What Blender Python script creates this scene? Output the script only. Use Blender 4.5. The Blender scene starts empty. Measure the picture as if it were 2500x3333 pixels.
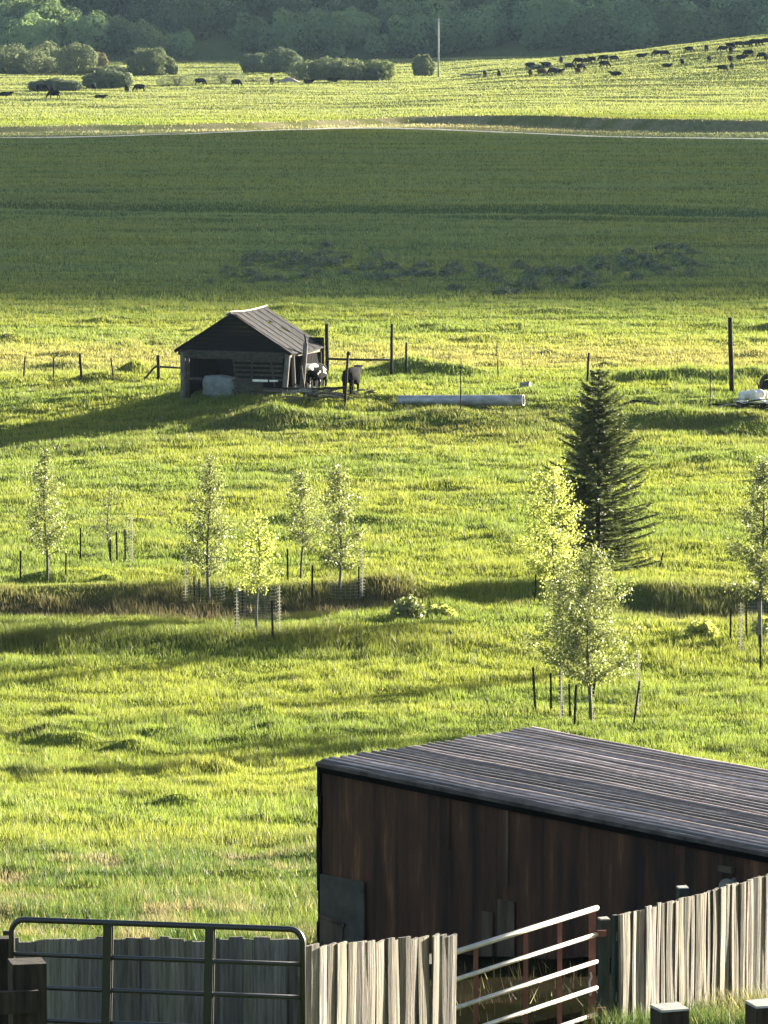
import bpy, bmesh, math, random
import numpy as np
from mathutils import Vector, Matrix
random.seed(7)
RNG = np.random.default_rng(11)
PI = math.pi
sc = bpy.context.scene
COL = sc.collection

# ------------------------------------------------------------------ camera
F = 16000.0; PITCH = math.radians(6.03); CAMZ = 19.0
cp, sp = math.cos(PITCH), math.sin(PITCH)
cam = bpy.data.cameras.new('camera'); camo = bpy.data.objects.new('camera', cam); COL.objects.link(camo)
camo.location = (0, 0, CAMZ); camo.rotation_euler = (PI/2 - PITCH, 0, 0)
cam.sensor_fit = 'HORIZONTAL'; cam.sensor_width = 36; cam.lens = F/2500*36
cam.clip_start = 0.5; cam.clip_end = 6000
sc.camera = camo
def ray(px, py):
    a = (px-1250)/F; b = (1666.5-py)/F
    return Vector((a, cp + b*sp, -sp + b*cp))
def P(px, py, d):
    r = ray(px, py); t = d/r.y
    return Vector((r.x*t, d, CAMZ + r.z*t))
def S(d): return F/d*cp           # pixels per metre at distance d (approx.)

# ------------------------------------------------------------------ noise and terrain
def _h(ix, iy, s):
    v = np.sin(ix*127.1 + iy*311.7 + s*74.7)*43758.5453
    return v - np.floor(v)
def vn(x, y, s=0):
    x = np.asarray(x, float); y = np.asarray(y, float)
    ix = np.floor(x); iy = np.floor(y); fx = x-ix; fy = y-iy
    fx = fx*fx*(3-2*fx); fy = fy*fy*(3-2*fy)
    a = _h(ix, iy, s); b = _h(ix+1, iy, s); c = _h(ix, iy+1, s); d = _h(ix+1, iy+1, s)
    return (a*(1-fx)+b*fx)*(1-fy) + (c*(1-fx)+d*fx)*fy
def fbm(x, y, s=0, o=3):
    t = 0; a = 1; n = 0
    for i in range(o):
        t = t + a*vn(x*2**i, y*2**i, s+i*3.3); n += a; a *= .5
    return t/n
def ss(a, b, x):
    t = np.clip((np.asarray(x, float)-a)/(b-a), 0, 1); return t*t*(3-2*t)
def dpx(py):                       # distance at which level z=0 ground shows at row py
    r = ray(1250, py); return CAMZ/(-r.z)*r.y
def xat(px, d): return (px-1250)/F*d/cp

_pd = np.array([-80, 0, 26, 41, 49, 64, 80, 100, 118, 135, 160, 5000.])
_pz = np.array([-1.0, 2.1, 6.3, 9.2, 10.2, 12.6, 14.8, 17.2, 18.5, 19.0, 19.0, 19.0])
_g = np.linspace(-80, 200, 1401); _gz = np.interp(_g, _pd, _pz)
_k = np.exp(-np.linspace(-2.5, 2.5, 31)**2); _k /= _k.sum()
_gz = np.convolve(np.pad(_gz, 15, mode='edge'), _k, 'valid'); _gz[0:16] = np.interp(_g[0:16], _pd, _pz)
SUN_AZ = math.radians(46); SUN_EL = math.radians(11)

bumps = []   # (x, y, sx, sy, h)
def bump_px(px, py, wpx, sy, h):
    d = dpx(py); bumps.append((xat(px, d), d, wpx/S(d)/2, sy, h))
bump_px(1330, 1262, 210, 1.6, .75); bump_px(1480, 1270, 200, 1.3, .45)
bump_px(2080, 1290, 220, 1.2, .45); bump_px(2250, 1285, 200, 1.0, .5); bump_px(2440, 1280, 200, 1.0, .45)
bump_px(440, 1245, 110, 1.0, .6); bump_px(330, 1260, 200, 1.2, .35)
bump_px(2200, 1390, 330, 2.0, .45); bump_px(2430, 1400, 220, 1.6, .5); bump_px(1450, 1390, 330, 2.0, .35)
bump_px(2300, 1510, 170, 1.3, .4); bump_px(2420, 1500, 150, 1.2, .4)
bump_px(880, 1385, 260, 2.2, .5); bump_px(640, 1330, 200, 1.8, .3); bump_px(1000, 1315, 120, 1.2, .3)
bump_px(150, 1895, 200, .9, .35); bump_px(350, 1905, 120, .8, .35)
bump_px(1250, 1935, 160, 1.0, .3); bump_px(1430, 2005, 200, 1.0, .35)
bump_px(250, 2470, 120, .6, .25); bump_px(720, 2560, 60, .4, .22); bump_px(430, 2505, 120, .5, .2)
bump_px(900, 2440, 180, .8, .2); bump_px(520, 2440, 240, .8, .2); bump_px(160, 2430, 240, .8, .18)
for i in range(70):
    py = random.uniform(2330, 2960); bump_px(random.uniform(-200, 1300), py, random.uniform(50, 190), random.uniform(.3, .7), random.uniform(.06, .2))
for i in range(40):
    py = random.uniform(1490, 1900); bump_px(random.uniform(-100, 2600), py, random.uniform(60, 260), random.uniform(.5, 1.2), random.uniform(.08, .22))
for i in range(60):
    py = random.uniform(1010, 1230); bump_px(random.uniform(-100, 2600), py, random.uniform(30, 150), random.uniform(.8, 1.6), random.uniform(.1, .3))
DA = dpx(1978)      # ditch of reeds
DB = dpx(2105)      # lower bank
def ditch_center(x): return DA + 1.2*np.sin(x*.21+1) + .8*np.sin(x*.5)
def scarp_line(x): return 672 + 46*np.exp(-((x-5)/28.)**2) + 3*np.sin(x*.13)
def track_line(x): return 646 + 46*np.exp(-((x+2)/26.)**2) - .12*np.clip(x, 0, 90)

def hill_foot(x): return 1343 + 9*np.sin(x*.035+1) + 4*np.sin(x*.09)
def height(x, y, micro=True):
    x = np.asarray(x, float); y = np.asarray(y, float)
    z = CAMZ - np.interp(y, _g, _gz)
    # bench on which the old shed stands, ragged front edge
    edge = 209 + 5*fbm(x/9, y*0+3, 5) + np.where(x < -4, .55*np.clip(-4-x, 0, 14), 0)
    z = z + .75*ss(0, 14, y-edge)*(1-ss(238, 246, y))
    z = z - .95*np.clip((-6-x)/14, 0, 1)*ss(196, 206, y)*(1-ss(236, 244, y))*.8
    # ditch with reeds, bank below it
    dc = ditch_center(x)
    z = z - (.42*np.exp(-((y-dc)/1.9)**2) - .35*np.exp(-((y-dc-3.4)/1.3)**2))*(1-.75*ss(.3, 2, x)*(1-ss(6.0, 7.6, x)))
    dB = DB + .9*np.sin(x*.33) + .5*np.sin(x*.9+2)
    z = z + .30*ss(-1.8, 1.2, y-dB)*(1-ss(3, 7, y-dB))*(1-.75*ss(-1, 6, x))
    # dark ditch lines of the middle meadow
    z = z - 1.3*np.exp(-((y-(434-.28*x+2.5*np.sin(x*.08)))/4.5)**2)
    z = z - .35*np.exp(-((y-(419-.24*x+2*np.sin(x*.11)))/2.4)**2)
    # scarp and plateau with the rise at right
    z = z + (.75+.75*ss(-8, 30, x))*ss(0, 3.2, y-scarp_line(x))
    rise = np.clip((x-14)/68, 0, 3)
    z = z + 7.6*rise**1.05*ss(860, 1065, y)*(1-.9*ss(1085, 1290, y))
    z = z + .6*ss(-20, -90, x)*np.exp(-((y-1000)/60)**2)
    # wooded hill
    hr = 22 + 118*ss(175, 285, x) + 12*fbm(x/80, y*0, 9)
    foot = hill_foot(x)
    hz = (.22+.24*ss(80, 190, x))*(y-foot); hz = np.where(hz > 0, hz, 0)
    z = z + hr*(1-np.exp(-hz/hr*1.15))*(y > foot)
    for (bx, by, sx, sy, h) in bumps:
        m = (np.abs(y-by) < 3.2*sy) & (np.abs(x-bx) < 3.2*sx)
        if np.any(m):
            z[m] += h*np.exp(-((x[m]-bx)/sx)**2-((y[m]-by)/sy)**2)
    if micro:
        near = 1-ss(250, 420, y)
        amp = .04 + .08*ss(108, 90, y) + .10*np.exp(-((y-222)/10)**2)
        z = z + near*amp*(fbm(x/1.3, y/.9, 1)-.5)*2*ss(34, 52, y)
        z = z + near*(.07+.16*ss(104, 92, y)+.16*np.exp(-((y-212)/16)**2)+.1*ss(255,280,y))*(fbm(x/5.0, y/2.6, 2)-.5)*2*ss(55, 70, y)
        z = z + .22*ss(250, 420, y)*(fbm(x/14., y/7., 4)-.5)*2*(1-.5*ss(420, 500, y))
        z = z + .55*ss(740, 800, y)*(fbm(x/22., y/9., 6)-.5)*2
    return z
def hz(x, y, micro=True): return float(height(np.array([x]), np.array([y]), micro)[0])
_t = np.concatenate([np.arange(30, 300, .06), np.arange(300, 1700, .4)])
def G(px, py):                     # first point of the ground seen at a pixel
    r = ray(px, py); t = _t/r.y
    z = CAMZ + r.z*t
    h = height(r.x*t, _t, True)
    i = int(np.argmax(z <= h)); d = _t[i]
    return Vector((r.x*t[i], d, float(h[i])))

# ------------------------------------------------------------------ materials
def newmat(name):
    m = bpy.data.materials.new(name); m.use_nodes = True
    nt = m.node_tree; nt.nodes.clear()
    out = nt.nodes.new('ShaderNodeOutputMaterial')
    return m, nt, out
def N(nt, t, **kw):
    n = nt.nodes.new(t)
    for k, v in kw.items():
        if k.startswith('i_'):
            n.inputs[k[2:].replace('_', ' ')].default_value = v
        else: setattr(n, k, v)
    return n
def c4(c): return (c[0], c[1], c[2], 1)
def noise_mat(name, ca, cb, scale=(3, 3, 3), rough=.85, bump=.3, detail=6, cc=None, metallic=0, attr=None, contrast=(.35, .65), nscale=1.0, spec=.3):
    m, nt, out = newmat(name)
    tc = N(nt, 'ShaderNodeTexCoord'); mp = N(nt, 'ShaderNodeMapping'); mp.inputs['Scale'].default_value = scale
    nt.links.new(tc.outputs['Object'], mp.inputs['Vector'])
    nz = N(nt, 'ShaderNodeTexNoise'); nz.inputs['Scale'].default_value = nscale; nz.inputs['Detail'].default_value = detail; nz.inputs['Roughness'].default_value = .65
    nt.links.new(mp.outputs['Vector'], nz.inputs['Vector'])
    cr = N(nt, 'ShaderNodeValToRGB'); nt.links.new(nz.outputs['Fac'], cr.inputs['Fac'])
    cr.color_ramp.elements[0].position = contrast[0]; cr.color_ramp.elements[0].color = c4(ca)
    cr.color_ramp.elements[1].position = contrast[1]; cr.color_ramp.elements[1].color = c4(cb)
    if cc:
        e = cr.color_ramp.elements.new((contrast[0]+contrast[1])/2+.04); e.color = c4(cc)
    src = cr.outputs['Color']
    if attr:
        at = N(nt, 'ShaderNodeAttribute', attribute_name=attr)
        mx = N(nt, 'ShaderNodeMixRGB', blend_type='MULTIPLY'); mx.inputs['Fac'].default_value = 1
        nt.links.new(src, mx.inputs['Color1']); nt.links.new(at.outputs['Color'], mx.inputs['Color2']); src = mx.outputs['Color']
    b = N(nt, 'ShaderNodeBsdfPrincipled'); b.inputs['Roughness'].default_value = rough; b.inputs['Metallic'].default_value = metallic
    b.inputs['Specular IOR Level'].default_value = spec
    nt.links.new(src, b.inputs['Base Color'])
    if bump:
        bp = N(nt, 'ShaderNodeBump'); bp.inputs['Strength'].default_value = bump; bp.inputs['Distance'].default_value = .02
        nt.links.new(nz.outputs['Fac'], bp.inputs['Height']); nt.links.new(bp.outputs['Normal'], b.inputs['Normal'])
    nt.links.new(b.outputs['BSDF'], out.inputs['Surface'])
    return m
def leaf_mat(name, refl, trans, mix=.5, rough=.5, gloss=.08, attr='tint'):
    m, nt, out = newmat(name)
    at = N(nt, 'ShaderNodeAttribute', attribute_name=attr)
    def mul(c):
        mx = N(nt, 'ShaderNodeMixRGB', blend_type='MULTIPLY'); mx.inputs['Fac'].default_value = 1
        mx.inputs['Color2'].default_value = c4(c); nt.links.new(at.outputs['Color'], mx.inputs['Color1']); return mx.outputs['Color']
    d = N(nt, 'ShaderNodeBsdfDiffuse'); nt.links.new(mul(refl), d.inputs['Color'])
    t = N(nt, 'ShaderNodeBsdfTranslucent'); nt.links.new(mul(trans), t.inputs['Color'])
    ms = N(nt, 'ShaderNodeMixShader'); ms.inputs['Fac'].default_value = mix
    nt.links.new(d.outputs[0], ms.inputs[1]); nt.links.new(t.outputs[0], ms.inputs[2])
    last = ms.outputs[0]
    if gloss:
        g = N(nt, 'ShaderNodeBsdfGlossy'); g.inputs['Roughness'].default_value = rough; g.inputs['Color'].default_value = (1, .98, .9, 1)
        m2 = N(nt, 'ShaderNodeMixShader'); m2.inputs['Fac'].default_value = gloss
        nt.links.new(last, m2.inputs[1]); nt.links.new(g.outputs[0], m2.inputs[2]); last = m2.outputs[0]
    nt.links.new(last, out.inputs['Surface'])
    return m
def flat(name, c, rough=.8, metallic=0, spec=.3):
    return noise_mat(name, tuple(v*.8 for v in c), tuple(min(1, v*1.2) for v in c), (6, 6, 6), rough, .15, metallic=metallic, spec=spec)

MT = {}
MT['grass'] = leaf_mat('grass_blades', (1, 1, 1), (1.25, 1.2, .95), .55, .5, .02)
MT['ground'] = noise_mat('ground_soil_and_turf', (.8, .8, .8), (1.2, 1.2, 1.2), (1.5, 1.5, 1.5), 1.0, .5, attr='tint', spec=0)
MT['aspen'] = leaf_mat('aspen_leaves', (.12, .145, .055), (.22, .25, .07), .5, .4, .05)
MT['bright_leaf'] = leaf_mat('bright_leaves', (.16, .20, .06), (.38, .42, .09), .6, .4, .04)
MT['spruce'] = leaf_mat('spruce_needles', (.085, .10, .045), (.12, .145, .045), .25, .5, .03)
MT['bush'] = leaf_mat('willow_leaves', (.16, .19, .11), (.22, .25, .11), .4, .5, .0)
MT['hillwood'] = leaf_mat('oak_scrub_leaves', (.12, .17, .08), (.18, .24, .075), .35, .5, .0)
MT['sage'] = leaf_mat('sagebrush_leaves', (.165, .205, .14), (.10, .13, .07), .3, .5, .0)
MT['bark'] = noise_mat('grey_bark', (.05, .045, .035), (.16, .15, .12), (14, 14, 5), .9, .4)
MT['bark_dark'] = noise_mat('dark_bark', (.03, .025, .02), (.07, .06, .045), (14, 14, 5), .9, .4)
MT['stake'] = noise_mat('dark_steel_stake', (.007, .007, .006), (.018, .017, .013), (20, 20, 8), .7, .2)
MT['wire'] = noise_mat('galvanised_wire', (.3, .3, .28), (.5, .5, .46), (20, 20, 20), .38, 0, metallic=.35, spec=.6)
MT['seam'] = leaf_mat('pale_glint', (.62, .6, .53), (.62, .6, .5), .5, .3, .08)
MT['post'] = noise_mat('dark_weathered_post', (.008, .006, .004), (.028, .021, .014), (18, 18, 2.5), .9, .5)
MT['fence_wood'] = noise_mat('weathered_fence_boards', (.075, .067, .055), (.32, .292, .245), (34, 34, 1.6), .88, 1.0, attr='tint', cc=(.19, .173, .142), contrast=(.32, .66))
MT['fence_wood_grey'] = noise_mat('grey_fence_boards', (.085, .077, .065), (.27, .248, .21), (34, 34, 1.6), .9, .8, attr='tint', contrast=(.3, .68))
MT['shed_wood'] = noise_mat('old_shed_boards', (.02, .018, .014), (.075, .066, .052), (5, 5, 14), .92, .5, attr=None)
MT['shed_post'] = noise_mat('old_grey_posts', (.06, .052, .042), (.19, .165, .135), (16, 16, 2), .9, .6)
MT['shed_roof'] = noise_mat('weathered_metal_sheet', (.028, .0265, .028), (.05, .047, .049), (1.2, 5, 1.2), .95, .25, metallic=.0, spec=.1)
MT['ridge'] = flat('bright_ridge_metal', (.66, .63, .58), .4, .2)
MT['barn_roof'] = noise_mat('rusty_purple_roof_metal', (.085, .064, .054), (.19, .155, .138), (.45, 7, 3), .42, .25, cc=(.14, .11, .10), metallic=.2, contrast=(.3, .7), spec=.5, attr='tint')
MT['flash'] = noise_mat('dull_brown_flashing', (.03, .022, .02), (.10, .085, .078), (3, 3, 3), .8, .3)
MT['barn_wall'] = noise_mat('rust_streaked_wall', (.016, .009, .007), (.30, .145, .07), (2.6, 2.6, .3), .85, .2, cc=(.080, .036, .019), contrast=(.37, .74))
MT['rust_light'] = noise_mat('pale_stained_sheet', (.04, .025, .017), (.12, .085, .058), (5, 5, .7), .8, .2)
MT['patch'] = noise_mat('grey_patch_panel', (.04, .034, .028), (.085, .075, .062), (3, 3, 3), .8, .2)
MT['pipe_black'] = flat('black_painted_pipe', (.007, .007, .007), .4, .2, 1.0)
MT['pipe_red'] = flat('rust_red_painted_pipe', (.16, .05, .035), .5, .1, .6)
MT['pipe_pale'] = flat('pale_sunlit_rails', (.55, .5, .42), .35, .4, .8)
MT['post_square'] = noise_mat('square_brown_post', (.015, .011, .008), (.05, .038, .028), (22, 22, 2.2), .9, .5)
MT['post_top'] = noise_mat('pale_end_grain', (.28, .26, .22), (.48, .45, .39), (12, 12, 12), .8, .3)
MT['green_post'] = noise_mat('green_grey_post', (.02, .027, .02), (.055, .065, .05), (16, 16, 3), .85, .4)
MT['culvert'] = noise_mat('galvanised_culvert', (.17, .16, .15), (.44, .44, .47), (1.1, 1.1, 3), .5, .1, metallic=.15)
MT['black'] = flat('black_hide', (.007, .0065, .0065), .95, 0, .03)
MT['brown_hide'] = flat('brown_hide', (.08, .035, .025), .95, 0, .05)
MT['rubber'] = flat('black_rubber', (.02, .02, .02), .7)
MT['white_tarp'] = noise_mat('pale_blue_grey_tarp', (.10, .12, .125), (.2, .225, .23), (3, 3, 3), .6, .4)
MT['white'] = flat('white_weathered_paint', (.78, .76, .7), .6)
MT['stone'] = noise_mat('pale_rubble', (.5, .48, .44), (.8, .78, .72), (6, 6, 6), .85, .6)
MT['track'] = noise_mat('pale_gravel_track', (.5, .47, .38), (.72, .68, .56), (.4, .4, .4), .95, .2)
MT['dirt'] = noise_mat('dry_bank_earth', (.2, .17, .12), (.4, .36, .26), (.3, .3, 2), .95, .4)
MT['shade_cloud'] = flat('white_shade_cloud', (.85, .85, .87), 1.0, 0, 0)
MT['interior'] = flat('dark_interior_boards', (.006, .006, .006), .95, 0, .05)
MT['dead_wood'] = noise_mat('grey_dead_wood', (.10, .095, .08), (.32, .3, .25), (12, 12, 3), .9, .4)
def pied(name, shift, thr=.6, face=1.22):
    m, nt, out = newmat(name)
    tc = N(nt, 'ShaderNodeTexCoord'); mp = N(nt, 'ShaderNodeMapping'); mp.inputs['Location'].default_value = shift
    nt.links.new(tc.outputs['Object'], mp.inputs['Vector'])
    nz = N(nt, 'ShaderNodeTexNoise'); nz.inputs['Scale'].default_value = 1.9; nz.inputs['Detail'].default_value = 1
    nt.links.new(mp.outputs['Vector'], nz.inputs['Vector'])
    sx = N(nt, 'ShaderNodeSeparateXYZ'); nt.links.new(tc.outputs['Object'], sx.inputs[0])
    g = N(nt, 'ShaderNodeMath', operation='GREATER_THAN'); g.inputs[1].default_value = face; nt.links.new(sx.outputs['X'], g.inputs[0])
    g2 = N(nt, 'ShaderNodeMath', operation='GREATER_THAN'); g2.inputs[1].default_value = thr; nt.links.new(nz.outputs['Fac'], g2.inputs[0])
    mm = N(nt, 'ShaderNodeMath', operation='MAXIMUM'); nt.links.new(g.outputs[0], mm.inputs[0]); nt.links.new(g2.outputs[0], mm.inputs[1])
    mx = N(nt, 'ShaderNodeMixRGB'); mx.inputs['Color1'].default_value = (.007, .0065, .0065, 1); mx.inputs['Color2'].default_value = (.75, .73, .68, 1)
    nt.links.new(mm.outputs[0], mx.inputs['Fac'])
    b = N(nt, 'ShaderNodeBsdfPrincipled'); b.inputs['Roughness'].default_value = .95; b.inputs['Specular IOR Level'].default_value = .05; nt.links.new(mx.outputs[0], b.inputs['Base Color'])
    nt.links.new(b.outputs[0], out.inputs['Surface']); return m
MT['pied_a'] = pied('black_and_white_hide', (0, 0, 0), .53); MT['pied_b'] = pied('white_faced_hide', (3.1, 1.2, 0), .9, 1.40)

# ------------------------------------------------------------------ object helpers
def tag(o, label=None, cat=None, group=None, kind=None):
    if label: o['label'] = label
    if cat: o['category'] = cat
    if group: o['group'] = group
    if kind: o['kind'] = kind
    return o
def empty(name, loc, rz=0, label=None, cat=None, group=None):
    o = bpy.data.objects.new(name, None); COL.objects.link(o); o.empty_display_size = .2
    o.location = loc; o.rotation_euler = (0, 0, rz)
    return tag(o, label, cat, group)
def npmesh(name, V, Fc, mat, parent=None, tint=None, smooth=False):
    V = np.ascontiguousarray(V, dtype=np.float32); Fc = np.ascontiguousarray(Fc, dtype=np.int32)
    me = bpy.data.meshes.new(name); n, k = Fc.shape
    me.vertices.add(len(V)); me.vertices.foreach_set('co', V.ravel())
    me.loops.add(n*k); me.loops.foreach_set('vertex_index', Fc.ravel())
    me.polygons.add(n); me.polygons.foreach_set('loop_start', np.arange(0, n*k, k, dtype=np.int32))
    if smooth: me.polygons.foreach_set('use_smooth', np.ones(n, dtype=bool))
    me.update(calc_edges=True)
    if tint is not None:
        a = me.color_attributes.new('tint', 'FLOAT_COLOR', 'POINT')
        c = np.ones((len(V), 4), np.float32); c[:, :3] = tint; a.data.foreach_set('color', c.ravel())
    me.materials.append(mat)
    o = bpy.data.objects.new(name, me); COL.objects.link(o)
    if parent: o.parent = parent
    return o
class MB:
    """collects simple shapes into one mesh"""
    def __init__(s): s.v = []; s.f = []; s.t = []
    def add(s, vs, fs, tint=(1, 1, 1)):
        b = len(s.v); s.v += [tuple(v) for v in vs]; s.f += [tuple(i+b for i in f) for f in fs]; s.t += [tint]*len(vs)
    def hexa(s, a, tint=(1, 1, 1)):   # 8 corners: bottom ring 0-3, top ring 4-7
        s.add(a, [(3, 2, 1, 0), (4, 5, 6, 7), (0, 1, 5, 4), (1, 2, 6, 5), (2, 3, 7, 6), (3, 0, 4, 7)], tint)
    def box(s, c, size, rz=0, tint=(1, 1, 1)):
        x, y, z = [v/2 for v in size]; cr, sr = math.cos(rz), math.sin(rz)
        p = []
        for zz in (-z, z):
            for (a, b) in ((-x, -y), (x, -y), (x, y), (-x, y)):
                p.append((c[0]+a*cr-b*sr, c[1]+a*sr+b*cr, c[2]+zz))
        s.hexa(p, tint)
    def beam(s, p, q, w, h, up=(0, 0, 1), tint=(1, 1, 1)):
        p = Vector(p); q = Vector(q); d = (q-p).normalized(); u = Vector(up)
        if abs(d.dot(u)) > .95: u = Vector((0, 1, 0))
        r = d.cross(u).normalized()*w/2; u2 = r.cross(d).normalized()*h/2
        s.hexa([p-r-u2, p+r-u2, p+r+u2, p-r+u2, q-r-u2, q+r-u2, q+r+u2, q-r+u2], tint)
    def tube(s, pts, rad, seg=8, cap=True, tint=(1, 1, 1)):
        pts = [Vector(p) for p in pts]; n = len(pts)
        if not isinstance(rad, (list, tuple)): rad = [rad]*n
        ref = Vector((0.31, .22, .93)) if abs((pts[-1]-pts[0]).normalized().z) < .9 else Vector((1, .1, 0))
        vs = []; fs = []
        for i, p in enumerate(pts):
            d = (pts[min(i+1, n-1)]-pts[max(i-1, 0)]).normalized()
            a = d.cross(ref).normalized(); b = d.cross(a).normalized()
            for k in range(seg):
                t = 2*PI*k/seg; vs.append(p + (a*math.cos(t)+b*math.sin(t))*rad[i])
        for i in range(n-1):
            for k in range(seg):
                fs.append((i*seg+k, i*seg+(k+1) % seg, (i+1)*seg+(k+1) % seg, (i+1)*seg+k))
        if cap: fs.append(tuple(range(seg-1, -1, -1))); fs.append(tuple((n-1)*seg+k for k in range(seg)))
        s.add(vs, fs, tint)
    def build(s, name, mat, parent=None, smooth=False):
        me = bpy.data.meshes.new(name); me.from_pydata(s.v, [], s.f); me.update()
        a = me.color_attributes.new('tint', 'FLOAT_COLOR', 'POINT')
        a.data.foreach_set('color', np.array([(t[0], t[1], t[2], 1) for t in s.t], np.float32).ravel())
        me.materials.append(mat)
        if smooth: me.polygons.foreach_set('use_smooth', np.ones(len(me.polygons), dtype=bool))
        o = bpy.data.objects.new(name, me); COL.objects.link(o)
        if parent: o.parent = parent
        return o
def copy_tree(o, parent=None):
    c = o.copy(); COL.objects.link(c); c.parent = parent
    for ch in [x for x in COL.objects if x.parent == o]: copy_tree(ch, c)
    return c
def leaves(C, Nn, size, rng, aspect=1.0):
    """diamond leaves at centres C with rough normals Nn"""
    n = len(C); Nn = Nn/np.maximum(np.linalg.norm(Nn, axis=1, keepdims=True), 1e-6)
    r = rng.normal(size=(n, 3)); A = np.cross(Nn, r); A /= np.maximum(np.linalg.norm(A, axis=1, keepdims=True), 1e-6)
    B = np.cross(Nn, A); s = (size*(rng.uniform(.6, 1.3, n)))[:, None]/2 if np.isscalar(size) else size[:, None]/2
    V = np.stack([C-A*s, C-B*s*aspect, C+A*s, C+B*s*aspect], 1).reshape(-1, 3)
    return V, np.arange(4*n).reshape(-1, 4)

# ------------------------------------------------------------------ ground
rows = [-60.]
while rows[-1] < 2300:
    y = rows[-1]
    if y < 30: st = 3
    elif y < 60: st = .5
    elif y < 150: st = .28
    elif y < 165: st = .25
    elif y < 300: st = .4
    elif y < 700: st = 1.2
    elif y < 760: st = .7
    elif y < 1350: st = 2.4
    elif y < 1500: st = 5
    else: st = 25
    rows.append(y+st)
rows = np.array(rows); u = np.linspace(-1, 1, 261)
W = np.clip(.105*rows+5, 9, None)[:, None]
X = W*u[None, :] + (760-W)*np.sign(u)[None, :]*np.abs(u[None, :])**15
Y = np.repeat(rows[:, None], len(u), 1)
Z = height(X, Y)
GREEN = np.array((.13, .165, .03)); 
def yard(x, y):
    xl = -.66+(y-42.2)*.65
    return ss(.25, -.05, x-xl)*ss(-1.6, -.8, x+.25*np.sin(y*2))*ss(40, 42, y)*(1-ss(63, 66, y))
def zone_tint(x, y):
    """colour of the sward: fresh grass, straw, reeds, dry ground, some shade painted in"""
    n = fbm(x/7., y/4., 21); n2 = fbm(x/2.2, y/1.2, 31)
    far = ss(300, 700, y)
    a = np.array((.176, .208, .036)); b = np.array((.136, .184, .036)); c = np.array((.225, .22, .07))
    t = ss(.35, .65, n)[:, None]; col = a*(t)+b*(1-t)
    w = (ss(.62, .8, n2)*.35)[:, None]; col = col*(1-w)+c*w
    st = (np.exp(-((y-256)/11)**2)*.62)[:, None]; col = col*(1-st)+np.array((.27, .235, .09))*st
    # far pasture paler
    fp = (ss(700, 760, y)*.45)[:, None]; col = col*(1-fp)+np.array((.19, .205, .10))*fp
    # reeds in the ditch
    dc = ditch_center(x); rd = np.exp(-((y-dc-.6)/3.0)**2)*(.55+.45*ss(.3, .6, n))
    rd = rd*(1-.85*ss(.3, 2, x)*(1-ss(6.2, 7.4, x)))
    rd = rd[:, None]; col = col*(1-rd)+np.array((.10, .084, .048))*rd
    db = (np.exp(-((y-DB-.2)/2.3)**2)*.62*(1-ss(0, 3.5, x)))[:, None]; col = col*(1-db)+np.array((.07, .085, .022))*db
    # rough herbage in front of the shed bench
    rb = (np.exp(-((y-214)/7)**2)*.6*ss(.3, .6, n2))[:, None]; col = col*(1-rb)+np.array((.10, .10, .035))*rb
    # ditch lines in the middle meadow
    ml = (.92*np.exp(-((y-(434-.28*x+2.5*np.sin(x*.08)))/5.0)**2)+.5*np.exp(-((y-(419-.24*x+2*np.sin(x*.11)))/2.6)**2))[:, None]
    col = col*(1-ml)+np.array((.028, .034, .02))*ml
    mm = (ss(-5, -40, x)*np.exp(-((y-462)/18)**2)*.5)[:, None]; col = col*(1-mm)+np.array((.10, .09, .06))*mm
    # dry earth along the scarp
    sl = scarp_line(x); de = ((y > track_line(x)-3)*(y < sl+4)*(.35+.5*ss(.3, .6, fbm(x/6, y/3, 44))))[:, None]; col = col*(1-de)+np.array((.42, .37, .22))*de
    # streaks of the far pasture
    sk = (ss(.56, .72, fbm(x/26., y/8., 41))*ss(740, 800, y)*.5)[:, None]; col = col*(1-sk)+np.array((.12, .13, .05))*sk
    # meadow in the middle: green swaths, the shade band's cool tone painted in
    sm = ((.62+.3*ss(.4, .7, fbm(x/30., y/9., 51)))*ss(285, 330, y)*(1-ss(650, 700, y)))[:, None]; col = col*(1-sm)+(np.array((.098, .160, .074))*(.8+.45*fbm(x/16., y/5., 53))[:, None])*sm
    # foreground: darker lush grass and pinkish dry tufts
    fg = (ss(103, 86, y)*(.62+.36*ss(.35, .65, fbm(x/2.2, y/2.5, 66))))[:, None]; col = col*(1-fg)+np.array((.05, .085, .022))*fg
    wd = (ss(.60, .72, fbm(x/1.4, y/1.1, 91))*.6*(1-.6*ss(110, 150, y))*(1-ss(260, 300, y)))[:, None]; col = col*(1-wd)+np.array((.05, .075, .022))*wd
    pk = (ss(.55, .7, fbm(x/1.1, y/1.4, 61))*ss(100, 86, y)*.65)[:, None]; col = col*(1-pk)+np.array((.23, .185, .12))*pk
    yard_shade = yard(x, y)[:, None]*.92; col = col*(1-yard_shade)+np.array((.013, .010, .007))*yard_shade  # yard ground tinted near black, standing in for the barn's shadow
    return col
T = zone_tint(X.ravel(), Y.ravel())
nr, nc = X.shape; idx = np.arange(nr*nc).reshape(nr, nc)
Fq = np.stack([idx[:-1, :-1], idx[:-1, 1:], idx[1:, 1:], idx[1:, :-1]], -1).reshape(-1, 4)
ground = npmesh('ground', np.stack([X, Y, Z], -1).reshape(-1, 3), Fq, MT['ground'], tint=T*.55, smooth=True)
tag(ground, kind='structure')

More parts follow.
